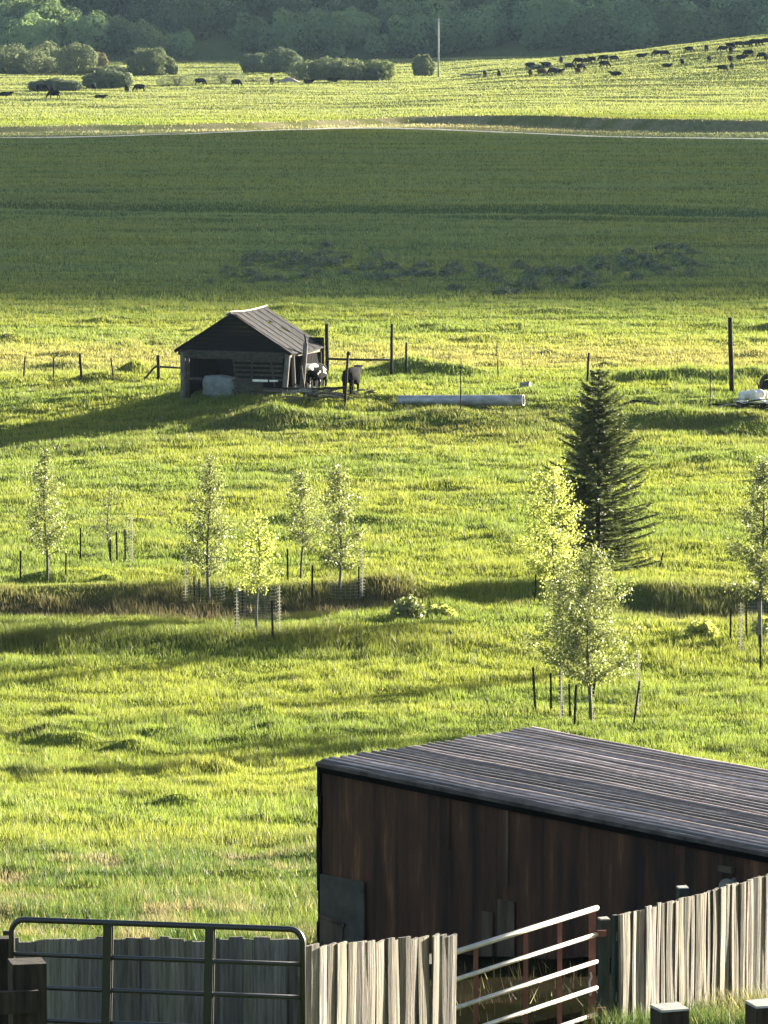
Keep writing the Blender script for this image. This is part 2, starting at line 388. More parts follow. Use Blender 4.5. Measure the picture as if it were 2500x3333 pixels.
# ------------------------------------------------------------------ grass blades
def blades(n, y0, y1, margin, wk, h0, h1, rng, dens_pow=1.0):
    # density falls with distance so that cover stays even
    uu = rng.random(n)
    yy = y0*(y1/y0)**(uu**dens_pow)
    hw = .083*yy + margin
    xx = rng.uniform(-1, 1, n)*hw
    return xx, yy
def grass_object(name, label, n, y0, y1, margin, seed, hmin, hmax, keep=None, pw=1.0, wmul=1.0, tintf=None):
    rng = np.random.default_rng(seed)
    x, y = blades(n, y0, y1, margin, 1, hmin, hmax, rng, pw)
    if keep is not None:
        k = keep(x, y, rng); x = x[k]; y = y[k]
    n = len(x); z = height(x, y)
    w = (1.15*y/4915.*wmul)*rng.uniform(.6, 1.5, n)
    clump = fbm(x/.8, y/.8, 71, 2); c2 = fbm(x/5, y/3, 77, 2)
    h = (hmin+(hmax-hmin)*ss(.25, .75, clump))*(.5+1.0*c2)*rng.uniform(.6, 1.25, n)
    dc = ditch_center(x); reed = np.exp(-((y-dc-.3)/2.6)**2)*(1-.8*ss(.3, 2, x)*(1-ss(6.0, 7.6, x))); h = h*(1+1.1*reed)+.22*np.exp(-((y-DB-.2)/1.6)**2)*(1-ss(0, 3.5, x))
    yaw = rng.uniform(0, 2*PI, n); lean = rng.normal(0, .32, (n, 2)); lean[:, 0] -= .12
    dx = np.cos(yaw)*w/2; dy = np.sin(yaw)*w/2
    b0 = np.stack([x-dx, y-dy, z-.03], 1); b1 = np.stack([x+dx, y+dy, z-.03], 1)
    tp = np.stack([x+lean[:, 0]*h, y+lean[:, 1]*h, z+h], 1)
    V = np.stack([b0, b1, tp], 1).reshape(-1, 3)
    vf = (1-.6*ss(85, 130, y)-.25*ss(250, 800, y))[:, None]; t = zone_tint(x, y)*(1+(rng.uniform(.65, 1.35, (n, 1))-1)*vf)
    dry = (rng.random(n) < .035*(1-.75*ss(90, 130, y))*(1-ss(250, 500, y)))[:, None]; t = np.where(dry, np.array((.34, .30, .14))*rng.uniform(.7, 1.2, (n, 1)), t)
    if tintf is not None: t = tintf(t, x, y, rng)
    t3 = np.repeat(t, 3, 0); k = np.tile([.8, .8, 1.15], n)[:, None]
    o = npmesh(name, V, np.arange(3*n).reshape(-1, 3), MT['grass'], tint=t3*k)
    return tag(o, label, 'grass', kind='stuff')
def keep_off(x, y, rng):
    k = np.ones(len(x), bool)
    k &= ~((np.abs(y-track_line(x)) < 2.6) & (np.abs(x) < 90))
    k &= ~((y > track_line(x)-2) & (y < scarp_line(x)+3) & (rng.random(len(x)) < .75))
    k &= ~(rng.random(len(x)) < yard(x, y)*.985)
    # barn floor
    bx, by = x+.81, y-64.3; a = (bx-by)*.7071; b = (bx+by)*.7071
    k &= ~((a > .1) & (a < 14) & (b > .1) & (b < 4.3))
    # shed floor
    sx, sy = x-SH0.x, y-SH0.y; a = sx*SU.x+sy*SU.y; b = sx*SV.x+sy*SV.y
    k &= ~((a > .2) & (a < 5.5) & (b > .1) & (b < 4.2))
    return k

# shed frame
SH0 = G(586, 1296); TH = math.radians(19)
SU = Vector((math.cos(TH), -math.sin(TH), 0)); SV = Vector((math.sin(TH), math.cos(TH), 0))
SH0.z = hz(SH0.x+2.5, SH0.y, False)-.1

grass_object('grass', 'long lush yellow-green grass on the slope behind the pipe gate', 420000, 46, 118, 2.0, 1, .09, .25, keep_off, 1.0)
grass_object('grass', 'bright green meadow grass between the young trees and the old shed', 1000000, 108, 305, 3.0, 2, .07, .22, keep_off, .95, .8)
grass_object('grass', 'grass of the shaded middle meadow', 450000, 300, 705, 5.0, 3, .10, .28, keep_off, .9, .75)
grass_object('grass', 'pale sunlit pasture where the cattle graze', 420000, 695, 1345, 8.0, 4, .12, .3, keep_off, .9, .7)

# track and earth bank
xs = np.linspace(-110, 110, 120); V = []; Fc = []
for i, x in enumerate(xs):
    tl = float(track_line(np.array(x)))
    for j, o_ in enumerate((-2.0, 0, 2.0)):
        V.append((x, tl+o_, hz(x, tl+o_)+.10+(.05 if j == 1 else 0)))
Fc = [(i*3+j, (i+1)*3+j, (i+1)*3+j+1, i*3+j+1) for i in range(len(xs)-1) for j in range(2)]
tag(npmesh('track', np.array(V), np.array(Fc), MT['track']), kind='structure')

# ------------------------------------------------------------------ young trees
ASPEN = {}
def young_tree(name, label, px, pyb, pyt, wpx, cf, nleaf, mat, leaf, seed, group=None, cat='tree', lean=0, bark='bark', fill=1.15, top_narrow=.62):
    rng = np.random.default_rng(seed); rnd = random.Random(seed)
    g = G(px, pyb); d = g.y; s = S(d); H = (pyb-pyt)/s; R = wpx*(1.18 if mat == 'aspen' and wpx < 200 else 1)/s/2
    root = empty(name, g, 0, label, cat, group)
    mb = MB(); lx = lean
    def tp(t): return Vector((lx*t*H + .05*math.sin(t*6+seed), .04*math.cos(t*5+seed), t*H))
    r0 = max(.028, H*.011)
    mb.tube([tp(t)-Vector((0, 0, .08 if t == 0 else 0)) for t in np.linspace(0, .97, 12)], [r0*(1-.85*t)+.004 for t in np.linspace(0, 1, 12)], 7)
    C = []
    nb = 46
    for i in range(nb):
        t = cf + (1-cf)*(i+rnd.random())/nb*.97
        tc = (t-cf)/(1-cf)
        rr = R*min(1, (tc+.12)*3.2)**.8*max(.06, (1-tc)**top_narrow)*1.3*rnd.uniform(.5, 1.15)
        az = i*2.4+rnd.uniform(-.5, .5); el = rnd.uniform(.5, 1.0)
        p0 = tp(max(cf*.75, t-rr/H*.5)); dr = Vector((math.cos(az), math.sin(az), math.tan(el)*.8))
        p1 = p0 + Vector((dr.x*rr, dr.y*rr, dr.z*rr*.8)); 
        if p1.z > H*1.0: p1.z = H*rnd.uniform(.93, 1.0)
        pm = (p0+p1)/2 + Vector((rnd.uniform(-.04, .04), rnd.uniform(-.04, .04), .06*rr))
        mb.tube([p0, pm, p1], [r0*.28, r0*.2, .004], 4, cap=False)
        m = int((2.3 if mat == 'aspen' else 1.8)*nleaf/nb*(.4+.9*rr/R)); kc = max(2, int(2+5*rr/R))
        tt = rng.choice(rng.uniform(.2, 1.02, kc), m)[:, None]+rng.normal(0, .035, (m, 1))
        a0 = np.array(p0); a1 = np.array(p1)
        q = a0*(1-tt)+a1*tt + rng.normal(0, 1, (m, 3))*np.array((.075, .075, .085))*fill*(R/.8)**.5*(.6+tt*.6)
        C.append(q)
    C = np.concatenate(C); C = C[C[:, 2] > H*cf*.8]
    Nn = rng.normal(size=C.shape); Nn[:, 2] *= .8
    V, Fq = leaves(C, Nn, leaf*.86, rng, .8)
    tn = np.repeat(rng.uniform(.6, 1.5, (len(C), 1))*np.array((1, 1, 1)), 4, 0)
    mb.build('trunk', MT[bark], root, True)
    npmesh('foliage', V, Fq, MT[mat], root, tint=tn)
    return root
GA = 'young aspens planted in the meadow'
young_tree('aspen_tree', 'slender young aspen at the far left edge of the meadow', 150, 1890, 1462, 150, .24, 1900, 'aspen', .085, 1, GA)
young_tree('bare_sapling', 'nearly leafless sapling with a thin tall leader inside a wire cage', 355, 1828, 1565, 90, .30, 110, 'aspen', .05, 2, 'saplings in cages', cat='sapling')
young_tree('aspen_tree', 'tall olive-green aspen left of the small bright caged tree', 680, 1960, 1485, 178, .22, 2300, 'aspen', .085, 3, GA)
young_tree('small_tree', 'short bright yellow-green tree inside the striped wire cage', 840, 2062, 1668, 165, .38, 1150, 'bright_leaf', .08, 4, cat='tree', top_narrow=.5)
young_tree('aspen_tree', 'small aspen standing behind, between the bright caged tree and its taller neighbour', 983, 1885, 1525, 122, .34, 1400, 'aspen', .08, 5, GA)
young_tree('aspen_tree', 'young aspen on the right of the left-hand cluster, beside the reed ditch', 1105, 1940, 1508, 172, .25, 2100, 'aspen', .085, 6, GA)
young_tree('leafy_tree', 'dense bright yellow-green tree in front of the dark spruce', 1800, 2010, 1520, 235, .24, 4000, 'bright_leaf', .085, 7, cat='tree', top_narrow=.38, fill=1.1)
young_tree('aspen_tree', 'large full aspen in front of the spruce, nearest to the barn roof', 1917, 2352, 1775, 340, .27, 5600, 'aspen', .075, 8, GA, top_narrow=.5)
young_tree('aspen_tree', 'thinner aspen just left of the large one, half merged into its crown', 1828, 2330, 1850, 215, .36, 2300, 'aspen', .075, 9, GA)
young_tree('aspen_tree', 'tall aspen cut by the right edge of the view', 2478, 2108, 1478, 250, .30, 3800, 'aspen', .085, 10, GA)

# spruce
def spruce(px, pyb, pyt, wpx, label):
    rng = np.random.default_rng(5); rnd = random.Random(5)
    g = G(px, pyb); s = S(g.y); H = (pyb-pyt)/s; R = wpx/s/2
    root = empty('spruce_tree', g, 0, label, 'tree')
    mb = MB(); mb.tube([(0, 0, -.1), (.03, 0, H*.5), (0, 0, H*.985)], [.11, .065, .012], 8)
    lm = MB(); C = []; D = []
    nw = 34
    for i in range(nw):
        t = .06+.93*(i/nw)**.94; L0 = R*(1-t)**.78*1.05 + .10
        if t < .14: L0 *= .85
        k = 9 if t < .8 else 6
        for j in range(k):
            az = j*2*PI/k + i*1.1 + rnd.uniform(-.25, .25); L = L0*rnd.uniform(.6, 1.15)
            rise = (.04+.62*t)*rnd.uniform(.4, 1.5)
            p0 = Vector((0, 0, t*H)); o = Vector((math.cos(az), math.sin(az), 0))
            pts = [p0 + o*L*q + Vector((0, 0, L*(rise*q - .12*q*(1-q)*2))) for q in (0, .35, .7, 1)]
            lm.tube(pts, [.022, .016, .01, .004], 4, cap=False)
            side = Vector((-o.y, o.x, 0)); m = int(34+170*L/R)
            for q_ in range(m):
                q = rnd.uniform(.12, 1.0); a = p0 + o*L*q + Vector((0, 0, L*(rise*q-.24*q*(1-q))))
                sd = rnd.choice((-1, 1)); ln = rnd.uniform(.12, .42)*(1.15-.75*q)*(.4+.6*min(1, L*1.1))
                dr = (o*.75 + side*sd*rnd.uniform(.1, 1.3) + Vector((0, 0, rnd.uniform(-.35, .35)))).normalized()
                C.append((a.x, a.y, a.z)); D.append((dr.x*ln, dr.y*ln, dr.z*ln))
    C = np.array(C); D = np.array(D); n = len(C)
    up = np.cross(D, rng.normal(size=(n, 3))); up /= np.linalg.norm(up, axis=1, keepdims=True); w = rng.uniform(.014, .032, (n, 1))
    V = np.stack([C-up*w, C+D*.5-up*w*.9, C+D*1.05, C+D*.5+up*w*.9], 1).reshape(-1, 3)
    tn = np.repeat(rng.uniform(.5, 1.9, (n, 1))*np.array((1, 1, 1)), 4, 0)
    mb.build('trunk', MT['bark_dark'], root, True); lm.build('branches', MT['bark_dark'], root)
    npmesh('needles', V, np.arange(4*n).reshape(-1, 4), MT['spruce'], root, tint=tn)
spruce(1945, 1888, 1190, 455, 'dark green conical spruce, tallest tree in the middle of the meadow')

# ------------------------------------------------------------------ stakes and cages
stakes = [  # x top, y top, x base, y base (photo is 1659 wide here), radius, label
 (45,1190,44,1250,'leftmost metal stake, left of the first aspen'),
 (143,1190,142,1245,'metal stake just right of the first aspen'),
 (174,1140,174,1215,'thin metal stake on the left of the bare sapling'),
 (252,1148,253,1210,'metal stake behind the bare sapling, middle of the cage'),
 (270,1143,271,1210,'metal stake at the right side of the bare sapling cage'),
 (238,1165,239,1214,'metal stake beside the stem of the bare sapling'),
 (419,1245,421,1302,'left metal stake of the pair at the aspen left of the bright tree'),
 (430,1250,431,1305,'right metal stake of the pair at the aspen left of the bright tree'),
 (511,1298,510,1366,'metal stake at the left side of the bright tree cage'),
 (524,1262,524,1325,'metal stake behind the left side of the bright tree cage'),
 (587,1296,590,1382,'thick metal stake at the right side of the bright tree cage'),
 (621,1185,622,1262,'metal stake left of the small aspen at the back'),
 (675,1222,674,1290,'metal stake between the small aspen and the ditch aspen'),
 (775,1225,775,1292,'metal stake right of the ditch aspen'),
 (1151,1440,1157,1537,'leftmost stake of the group before the barn roof'),
 (1189,1453,1191,1541,'second stake from the left before the barn roof'),
 (1229,1477,1232,1558,'short stake left of the paired stakes under the large aspen'),
 (1244,1478,1240,1570,'stake between the two aspen stems under the large aspen'),
 (1288,1450,1277,1512,'leaning stake right against the large aspen stem'),
 (1381,1470,1367,1566,'leaning stake at the right of the group before the barn roof'),
 (1578,1313,1578,1386,'left stake of the tall aspen at the right edge'),
 (1611,1300,1613,1385,'middle stake of the tall aspen at the right edge'),
 (1641,1370,1643,1452,'near stake of the tall aspen at the right edge'),
 (1432,1193,1423,1226,'small leaning stake to the right of the spruce foot'),
 (1157,1240,1156,1300,'dark stake left of the spruce beside the ditch')]
K = 2500/1659.
for (xt, yt, xb, yb, lab) in stakes:
    g = G(xb*K, yb*K); s = S(g.y); h = (yb-yt)*K/s; dx = (xt-xb)*K/s
    root = empty('metal_stake', g, 0, 'dark '+lab if not lab.startswith('dark') else lab, 'stake', 'stakes round the young trees')
    mb = MB(); r = random.uniform(.024, .032)
    # T-section: flange and web, with studs along the face
    mb.beam((0, 0, -.15), (dx, 0, h), r*2.0, .012, up=(0, 1, 0)); mb.beam((0, .016, -.15), (dx, .016, h-.002), .012, r*1.4, up=(0, 1, 0))
    for q in np.linspace(.15, .95, 9): mb.box((dx*q, -.012, h*q), (.02, .016, .012))
    mb.build('stake_bar', MT['stake'], root)
def cage(px, py, wpx, hpx, label, glints=(-1, 1)):
    g = G(px, py); s = S(g.y); R = wpx/s/2; h = hpx/s
    root = empty('wire_cage', g, 0, label, 'wire cage', 'wire cages round the young trees')
    mb = MB(); n = 20
    for z in np.arange(.03, h, .10):
        mb.tube([(R*math.cos(a), R*math.sin(a), z) for a in np.linspace(0, 2*PI, n+1)], .0018, 3, cap=False)
    for k in range(n):
        a = 2*PI*k/n; mb.tube([(R*math.cos(a), R*math.sin(a), 0), (R*math.cos(a), R*math.sin(a), h)], .0014, 3, cap=False)
    mb.build('mesh_wire', MT['wire'], root)
    for sd in glints:  # pale rung stacks added to imitate sun glint on the cage edges
        m2 = MB()
        z = .05
        while z < h:
            w = random.uniform(.045, .075); zz = z+random.uniform(-.008, .008)
            m2.tube([(sd*R-w+.012*math.sin(z*3), 0, zz), (sd*R+.0+.012*math.sin(z*3), -.02, zz+.010), (sd*R+w+.012*math.sin(z*3), 0, zz)], .013, 5)
            z += .098
        m2.tube([(sd*R, .004, 0), (sd*R+.01, .004, h*.5), (sd*R, .004, h)], .012, 4); m2.build('glint_rungs', MT['seam'], root)
cage(355, 1832, 150, 160, 'wire cage round the bare leafless sapling', (1,))
cage(668, 1962, 130, 150, 'wire cage round the aspen left of the bright tree', (-1,))
cage(840, 2072, 140, 168, 'wire cage with pale stripes round the short bright tree', (-1, 1))
cage(1125, 1945, 110, 160, 'wire cage round the aspen beside the reed ditch', (1,))
cage(1875, 2340, 100, 170, 'wire cage round the two stems before the barn roof', (-1, 1))
cage(2030, 2330, 95, 205, 'wire cage standing right of the large aspen', (1,))
cage(2470, 2130, 120, 170, 'wire cage at the stem of the right-edge aspen', (-1,))

# ------------------------------------------------------------------ fence posts by the shed
posts = [  # xt,yt,xb,yb,radius, label
 (55,770,50,819,.045,'leftmost leaning fence post of the far row left of the shed'),
 (117,772,115,817,.04,'second thin fence post from the left edge, far row'),
 (173,764,176,819,.07,'stout fence post in the middle of the row left of the shed'),
 (240,773,245,821,.04,'thin leaning fence post right of the stout one, left of the shed'),
 (706,700,707,808,.10,'tall thick gate post just right of the shed'),
 (847,700,845,809,.075,'tall gate post on the right end of the crossbar'),
 (878,740,877,803,.06,'shorter round post right of the crossbar gate'),
 (752,766,744,876,.065,'near leaning post with a knob top in front of the crossbar'),
 (996,793,994,886,.028,'thin stake in front of the fallen culvert pipe'),
 (1073,742,1076,826,.025,'thin stake behind the culvert pipe'),
 (1272,762,1268,826,.06,'leaning post directly behind the spruce tip'),
 (1535,800,1533,882,.028,'thin stake right of the spruce, left of the tallest post'),
 (1576,686,1581,848,.115,'tallest and thickest post standing alone at the right')]
for (xt, yt, xb, yb, r, lab) in posts:
    g = G(xb*K, yb*K); s = S(g.y); h = (yb-yt)*K/s; dx = (xt-xb)*K/s
    o = empty('fence_post', g, 0, lab, 'post', 'posts of the old fence line')
    mb = MB(); mb.tube([(0, 0, -.3), (dx*.3+.01, 0, h*.3), (dx*.7-.01, 0, h*.7), (dx, 0, h)], [r, r*.97, r*.93, r*.9], 9)
    mb.build('post_shaft', MT['post'], o, True)
    if 'knob' in lab:
        m2 = MB(); m2.tube([(dx, 0, h-.02), (dx+.02, 0, h+.05), (dx+.03, 0, h+.14)], [r*1.25, r*1.45, r*.7], 9); m2.build('post_cap', MT['post'], o, True)
    # staples and a wire tie on each post
# crossbar between the tall posts and brace by the shed
def rail_between(x0, y0, x1, y1, d, r, label, name='fence_rail'):
    a = P(x0*K, y0*K, d); b = P(x1*K, y1*K, d)
    root = empty(name, a, 0, label, 'rail')
    mb = MB(); c = (a+b)/2-a+Vector((0, 0, -.02)); mb.tube([(0, 0, 0), tuple(c), tuple(b-a)], [r, r*.95, r*.9], 8); mb.build('rail_pole', MT['post'], root, True)
dg = G(707*K, 808*K).y
rail_between(707, 775, 846, 777, dg-.12, .055, 'dark horizontal crossbar between the two tall gate posts')
gb = G(343*K, 820*K)
root = empty('brace_post', gb, 0, 'wooden corner post with rail and diagonal brace at the left wall of the shed', 'post')
mb = MB(); mb.tube([(0, 0, -.3), (-.03, 0, 1.18)], [.085, .08], 9); mb.build('post_shaft', MT['post'], root, True)
mb = MB(); mb.tube([(.06, -.03, .62), (1.1, -.05, .56)], [.05, .045], 8); mb.build('rail', MT['post'], root, True)
mb = MB(); mb.tube([(-.04, -.1, .68), (-.25, -.12, .55), (-.72, -.2, .0), (-.9, -.2, -.2)], [.05, .05, .05, .05], 8); mb.build('brace', MT['post'], root, True)

# ------------------------------------------------------------------ old shed
def shp(a, b, z): return SH0 + SU*a + SV*b + Vector((0, 0, z))
def L(a, b, z): return SU*a + SV*b + Vector((0, 0, z))
shed = empty('pole_shed', SH0, 0, 'sagging old open-fronted shed with grey metal gable roof standing on the bench of the meadow', 'shed')
Wd, Ld, He, Ha = 5.35, 4.15, 2.18, 3.92; OV = .16
# roof: two slopes with lapped sheets, thin but real thickness
def roof_slope(side):
    mb = MB(); nu = 16; a0 = Wd/2-.08; a1 = (Wd+OV) if side > 0 else -OV
    rnd = random.Random(3+side); rng_b = np.linspace(-.28, Ld+.25, 19)
    top = []; 
    for i in range(nu+1):
        q = i/nu; a = (Wd/2-.08)*(1-q)+a1*q
        for b in rng_b:
            z = Ha-.02 + (He+.0-Ha)*q - .10*math.sin(PI*(b/Ld))*(.4+q*.6) + rnd.uniform(-.012, .012)
            top.append(L(a, b, z))
    nb = len(rng_b); n1 = len(top); vs = top+[v-Vector((0, 0, .05)) for v in top]; fs = []
    for i in range(nu):
        for j in range(nb-1):
            k = i*nb+j; q1 = (k, k+nb, k+nb+1, k+1)
            if side > 0 and ((i, j) in ((7, 12), (4, 10), (4, 11), (8, 12))): continue
            fs.append(q1 if side < 0 else q1[::-1]); fs.append(tuple(v+n1 for v in (q1[::-1] if side < 0 else q1)))
    for i in range(nu):
        for j in (0, nb-1):
            k = i*nb+j; fs.append((k, k+nb, k+nb+n1, k+n1))
    for j in range(nb-1):
        k = nu*nb+j; fs.append((k, k+1, k+1+n1, k+n1)); fs.append((j, j+1, j+1+n1, j+n1))
    mb.add(vs, fs)
    r_ = mb.build('roof', MT['shed_roof'], shed)
    sm = MB()
    for jb in (1, 4, 7, 10, 13, 16):   # standing laps of the sheets
        b = rng_b[jb]
        pts = [L((Wd/2-.08)*(1-q)+a1*q, b, Ha+.005+(He-Ha)*q-.10*math.sin(PI*(b/Ld))*(.4+q*.6)) for q in np.linspace(.02, .99, 7)]
        sm.tube(pts, .011, 5)
    sm.build('sheet_laps', MT['shed_roof'], r_)
    return r_
rR = roof_slope(1); rL = roof_slope(-1)
mb = MB()
for i in range(8):
    b0 = -.30+i*(Ld+.58)/8; b1 = b0+(Ld+.58)/8+.02; sag = lambda b: -.06*math.sin(PI*(b/Ld))
    mb.hexa([L(Wd/2-.36, b0, Ha-.12+sag(b0)), L(Wd/2-.06, b0, Ha+.03+sag(b0)), L(Wd/2-.06, b1, Ha+.035+sag(b1)), L(Wd/2-.36, b1, Ha-.12+sag(b1)),
             L(Wd/2-.37, b0, Ha-.09+sag(b0)), L(Wd/2-.06, b0, Ha+.065+sag(b0)), L(Wd/2-.06, b1, Ha+.07+sag(b1)), L(Wd/2-.37, b1, Ha-.09+sag(b1))])
mb.build('ridge_cap', MT['ridge'], rR)
# gable: horizontal boards filling the triangle
mb = MB(); rnd = random.Random(4)
z = He-.05
while z < Ha-.15:
    q = (z-He)/(Ha-He); hwid = Wd/2*(1-max(0, q))-.02; q2 = (z+.19-He)/(Ha-He); hw2 = Wd/2*(1-max(0, q2))-.02
    if hw2 > .02:
        c = Wd/2
        a = [L(c-hwid, .0, z), L(c+hwid, .0, z), L(c+hwid, .03, z), L(c-hwid, .03, z), L(c-hw2, -.01, z+.185), L(c+hw2, -.01, z+.185), L(c+hw2, .03, z+.185), L(c-hw2, .03, z+.185)]
        mb.hexa(a)
    z += .19
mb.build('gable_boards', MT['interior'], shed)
mb = MB(); mb.beam(L(-.05, -.06, He-.13), L(Wd+.05, -.06, He-.16), .09, .24); mb.beam(L(.3, -.12, He-.32), L(Wd-.3, -.12, He-.33), .05, .12); mb.build('lintel_beam', MT['shed_wood'], shed)
# fascia along gable slopes
mb = MB(); mb.beam(L(-OV, -.27, He-.10), L(Wd/2, -.27, Ha-.09), .03, .12); mb.beam(L(Wd+OV, -.27, He-.10), L(Wd/2, -.27, Ha-.09), .03, .12); mb.build('barge_board', MT['interior'], shed)
mb = MB(); mb.beam(L(Wd+.02, -.1, He-.17), L(Wd+.02, Ld+.2, He-.17), .07, .16); mb.build('eave_board', MT['shed_post'], shed)
# walls: back wall, leaning left wall (boards)
mb = MB(); rnd = random.Random(6); a = 0
while a < Wd:
    w = rnd.uniform(.16, .24)
    if not (3.7 < a < 3.8): mb.hexa([L(a, Ld, -.1), L(a+w-.003, Ld, -.1), L(a+w-.003, Ld+.03, -.1), L(a, Ld+.03, -.1), L(a, Ld, He+.4), L(a+w-.003, Ld, He+.4), L(a+w-.003, Ld+.03, He+.4), L(a, Ld+.03, He+.4)])
    a += w
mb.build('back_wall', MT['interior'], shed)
mb = MB(); b = 0
while b < Ld:
    w = rnd.uniform(.18, .26)
    mb.hexa([L(.42, b, -.1), L(.45, b, -.1), L(.45, b+w-.015, -.1), L(.42, b+w-.015, -.1), L(-.02, b, He), L(.02, b, He), L(.02, b+w-.015, He), L(-.02, b+w-.015, He)]); b += w
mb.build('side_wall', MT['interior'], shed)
# rear boards of the right side (half open)
mb = MB(); b = 2.3
while b < Ld:
    w = rnd.uniform(.16, .22); mb.hexa([L(Wd-.02+.12*(b-2.3), b, -.1), L(Wd+.02+.12*(b-2.3), b, -.1), L(Wd+.02+.12*(b-2.3), b+w-.02, -.1), L(Wd-.02+.12*(b-2.3), b+w-.02, -.1), L(Wd-.1, b, He-.1), L(Wd-.06, b, He-.1), L(Wd-.06, b+w-.02, He-.1), L(Wd-.1, b+w-.02, He-.1)]); b += w
mb.build('side_wall', MT['interior'], shed)
# dirt floor
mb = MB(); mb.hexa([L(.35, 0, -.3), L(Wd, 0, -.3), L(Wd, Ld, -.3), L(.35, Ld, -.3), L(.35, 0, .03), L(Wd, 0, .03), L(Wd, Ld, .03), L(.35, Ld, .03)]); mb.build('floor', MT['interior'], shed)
# posts
def spost(p, q, r, m='shed_post'):
    mb = MB(); mb.tube([p, (Vector(p)*.6+Vector(q)*.4)+Vector((.02, 0, 0)), q], [r*1.05, r, r*.92], 9); return mb.build('post', MT[m], shed, True)
spost(L(.22, -.15, -.35), L(.18, -.12, He-.1), .13); spost(L(.42, -.1, -.3), L(.42, -.1, He-.1), .09, 'shed_wood')
spost(L(Wd-.25, -.35, -.5), L(Wd-.02, -.15, He-.1), .13); spost(L(Wd+.12, .3, -.4), L(Wd+.05, .3, He-.15), .08)
spost(L(Wd+.02, 1.3, -.3), L(Wd+.35, 1.2, He+.35), .12); spost(L(Wd+.36, 1.15, He+.3), L(Wd+.3, 1.15, He+.75), .045, 'post')
spost(L(Wd+.02, Ld-.1, -.3), L(Wd, Ld-.1, He-.1), .09, 'post')
# slatted rack hanging in the front opening (right half)
mb = MB()
for i in range(5): mb.beam(L(2.62+.03*i, -.02, He-.45-.21*i), L(Wd-.35, -.02, He-.45-.21*i), .03, .095)
mb.build('slat_panel', MT['shed_wood'], shed)
for (a1_, a2_, zz_) in ((2.62, 2.78, 1.45), (3.55, 3.55, 1.4), (4.45, 4.65, 1.6)):
    mb = MB(); mb.beam(L(a1_, -.06, He-.35), L(a2_, -.06, He-zz_), .05, .08, up=(1, 0, 0)); mb.build('slat_upright', MT['shed_wood'], shed)
mb = MB(); mb.box(L(3.3, .0, .62), (1.5, .05, .5), -TH); mb.build('low_board', MT['shed_wood'], shed)
for (p_, q_, w_, h_) in ((L(2.7, -.1, .5), L(Wd-.3, -.2, .45), .05, .14), (L(2.9, -.12, .28), L(Wd-.3, -.22, .24), .05, .12), (L(.3, -.2, .88), L(1.15, -.2, .86), .06, .11)):
    mb = MB(); mb.beam(p_, q_, w_, h_); mb.build('low_board', MT['shed_wood'], shed)
mb = MB(); mb.beam(L(3.62, -.18, .86), L(4.36, -.2, .86), .05, .10); mb.beam(L(4.45, -.2, .86), L(4.85, -.2, .87), .05, .08); mb.build('pale_plank', MT['white'], shed)
mb = MB(); mb.beam(L(4.2, -.3, .42), L(Wd+.5, -.35, .40), .05, .07); mb.build('pale_plank', MT['shed_post'], shed)
# covered bale / tank in the shed
def rounded(name, mat, parent, size, seed=1, amp=.06, sub=3, flat_bottom=True):
    bm = bmesh.new(); bmesh.ops.create_cube(bm, size=1); bmesh.ops.subdivide_edges(bm, edges=bm.edges[:], cuts=6, use_grid_fill=True)
    for v in bm.verts:
        c = v.co.copy(); n = c.normalized()
        c = c*.62 + n*.5*.42
        k = 1+amp*(math.sin(c.x*9+seed)+math.sin(c.y*8+seed*2)+math.sin(c.z*10+seed*3))
        v.co = Vector((c.x*size[0]*k, c.y*size[1]*k, c.z*size[2]*k))
    me = bpy.data.meshes.new(name); bm.to_mesh(me); bm.free(); me.materials.append(mat)
    me.polygons.foreach_set('use_smooth', np.ones(len(me.polygons), dtype=bool))
    o = bpy.data.objects.new(name, me); COL.objects.link(o)
    if parent: o.parent = parent
    return o
p = shp(1.85, .35, .52)
tk = rounded('covered_tank', MT['white_tarp'], None, (1.55, 1.0, 1.0), 2, .03); tk.location = p; tk.rotation_euler = (0, .06, -TH)
tag(tk, 'pale blue-grey covered tank lying in the left half of the shed opening', 'tank')
p = shp(2.95, .3, .5)
tk = rounded('sack', MT['white_tarp'], None, (.8, .6, .45), 5, .07); tk.location = p; tk.rotation_euler = (0, .1, -.2)
tag(tk, 'small grey sack beside the covered tank in the shed', 'sack')

# collapsed pen in front: rail, pile of poles
g0 = G(940, 1318)
root = empty('pole_rail', shp(Wd-.2, -.35, .55), 0, 'dark pole rail running from the shed corner post to the knob-topped post', 'rail')
e = P(744*K, 1275-170+0, 227); e = P(1125, 1262, G(744*K, 876*K).y) - shp(Wd-.2, -.35, .55)
mb = MB(); mb.tube([(0, 0, 0), (e.x*.5, e.y*.5, e.z*.5-.03), tuple(e)], [.06, .055, .05], 8); mb.build('rail_pole', MT['post'], root, True)
def debris(px, py, label, n, spread, hgt, seed, mats=('dead_wood',), name='brush_pile', cat='debris'):
    rnd = random.Random(seed); g = G(px, py); root = empty(name, g, 0, label, cat)
    mbs = {m: MB() for m in mats}
    for i in range(n):
        a = rnd.uniform(-.5, .5); ln = rnd.uniform(.3, 1.0)*spread*.6; c = Vector((rnd.uniform(-spread, spread)*.5, rnd.uniform(-.5, .5), 0))
        z = rnd.uniform(.03, hgt)*(1-abs(c.x)/spread); d = Vector((math.cos(a)*ln, math.sin(a)*ln, rnd.uniform(-.2, .25)*ln))
        mbs[rnd.choice(mats)].tube([c+Vector((0, 0, z))-d/2, c+Vector((rnd.uniform(-.05, .05), 0, z+.04)), c+Vector((0, 0, z))+d/2], [rnd.uniform(.02, .05)]*2+[.015], 5)
    for m in mats: mbs[m].build('pole' if m != 'white' else 'pale_board', MT[m], root)
    return root
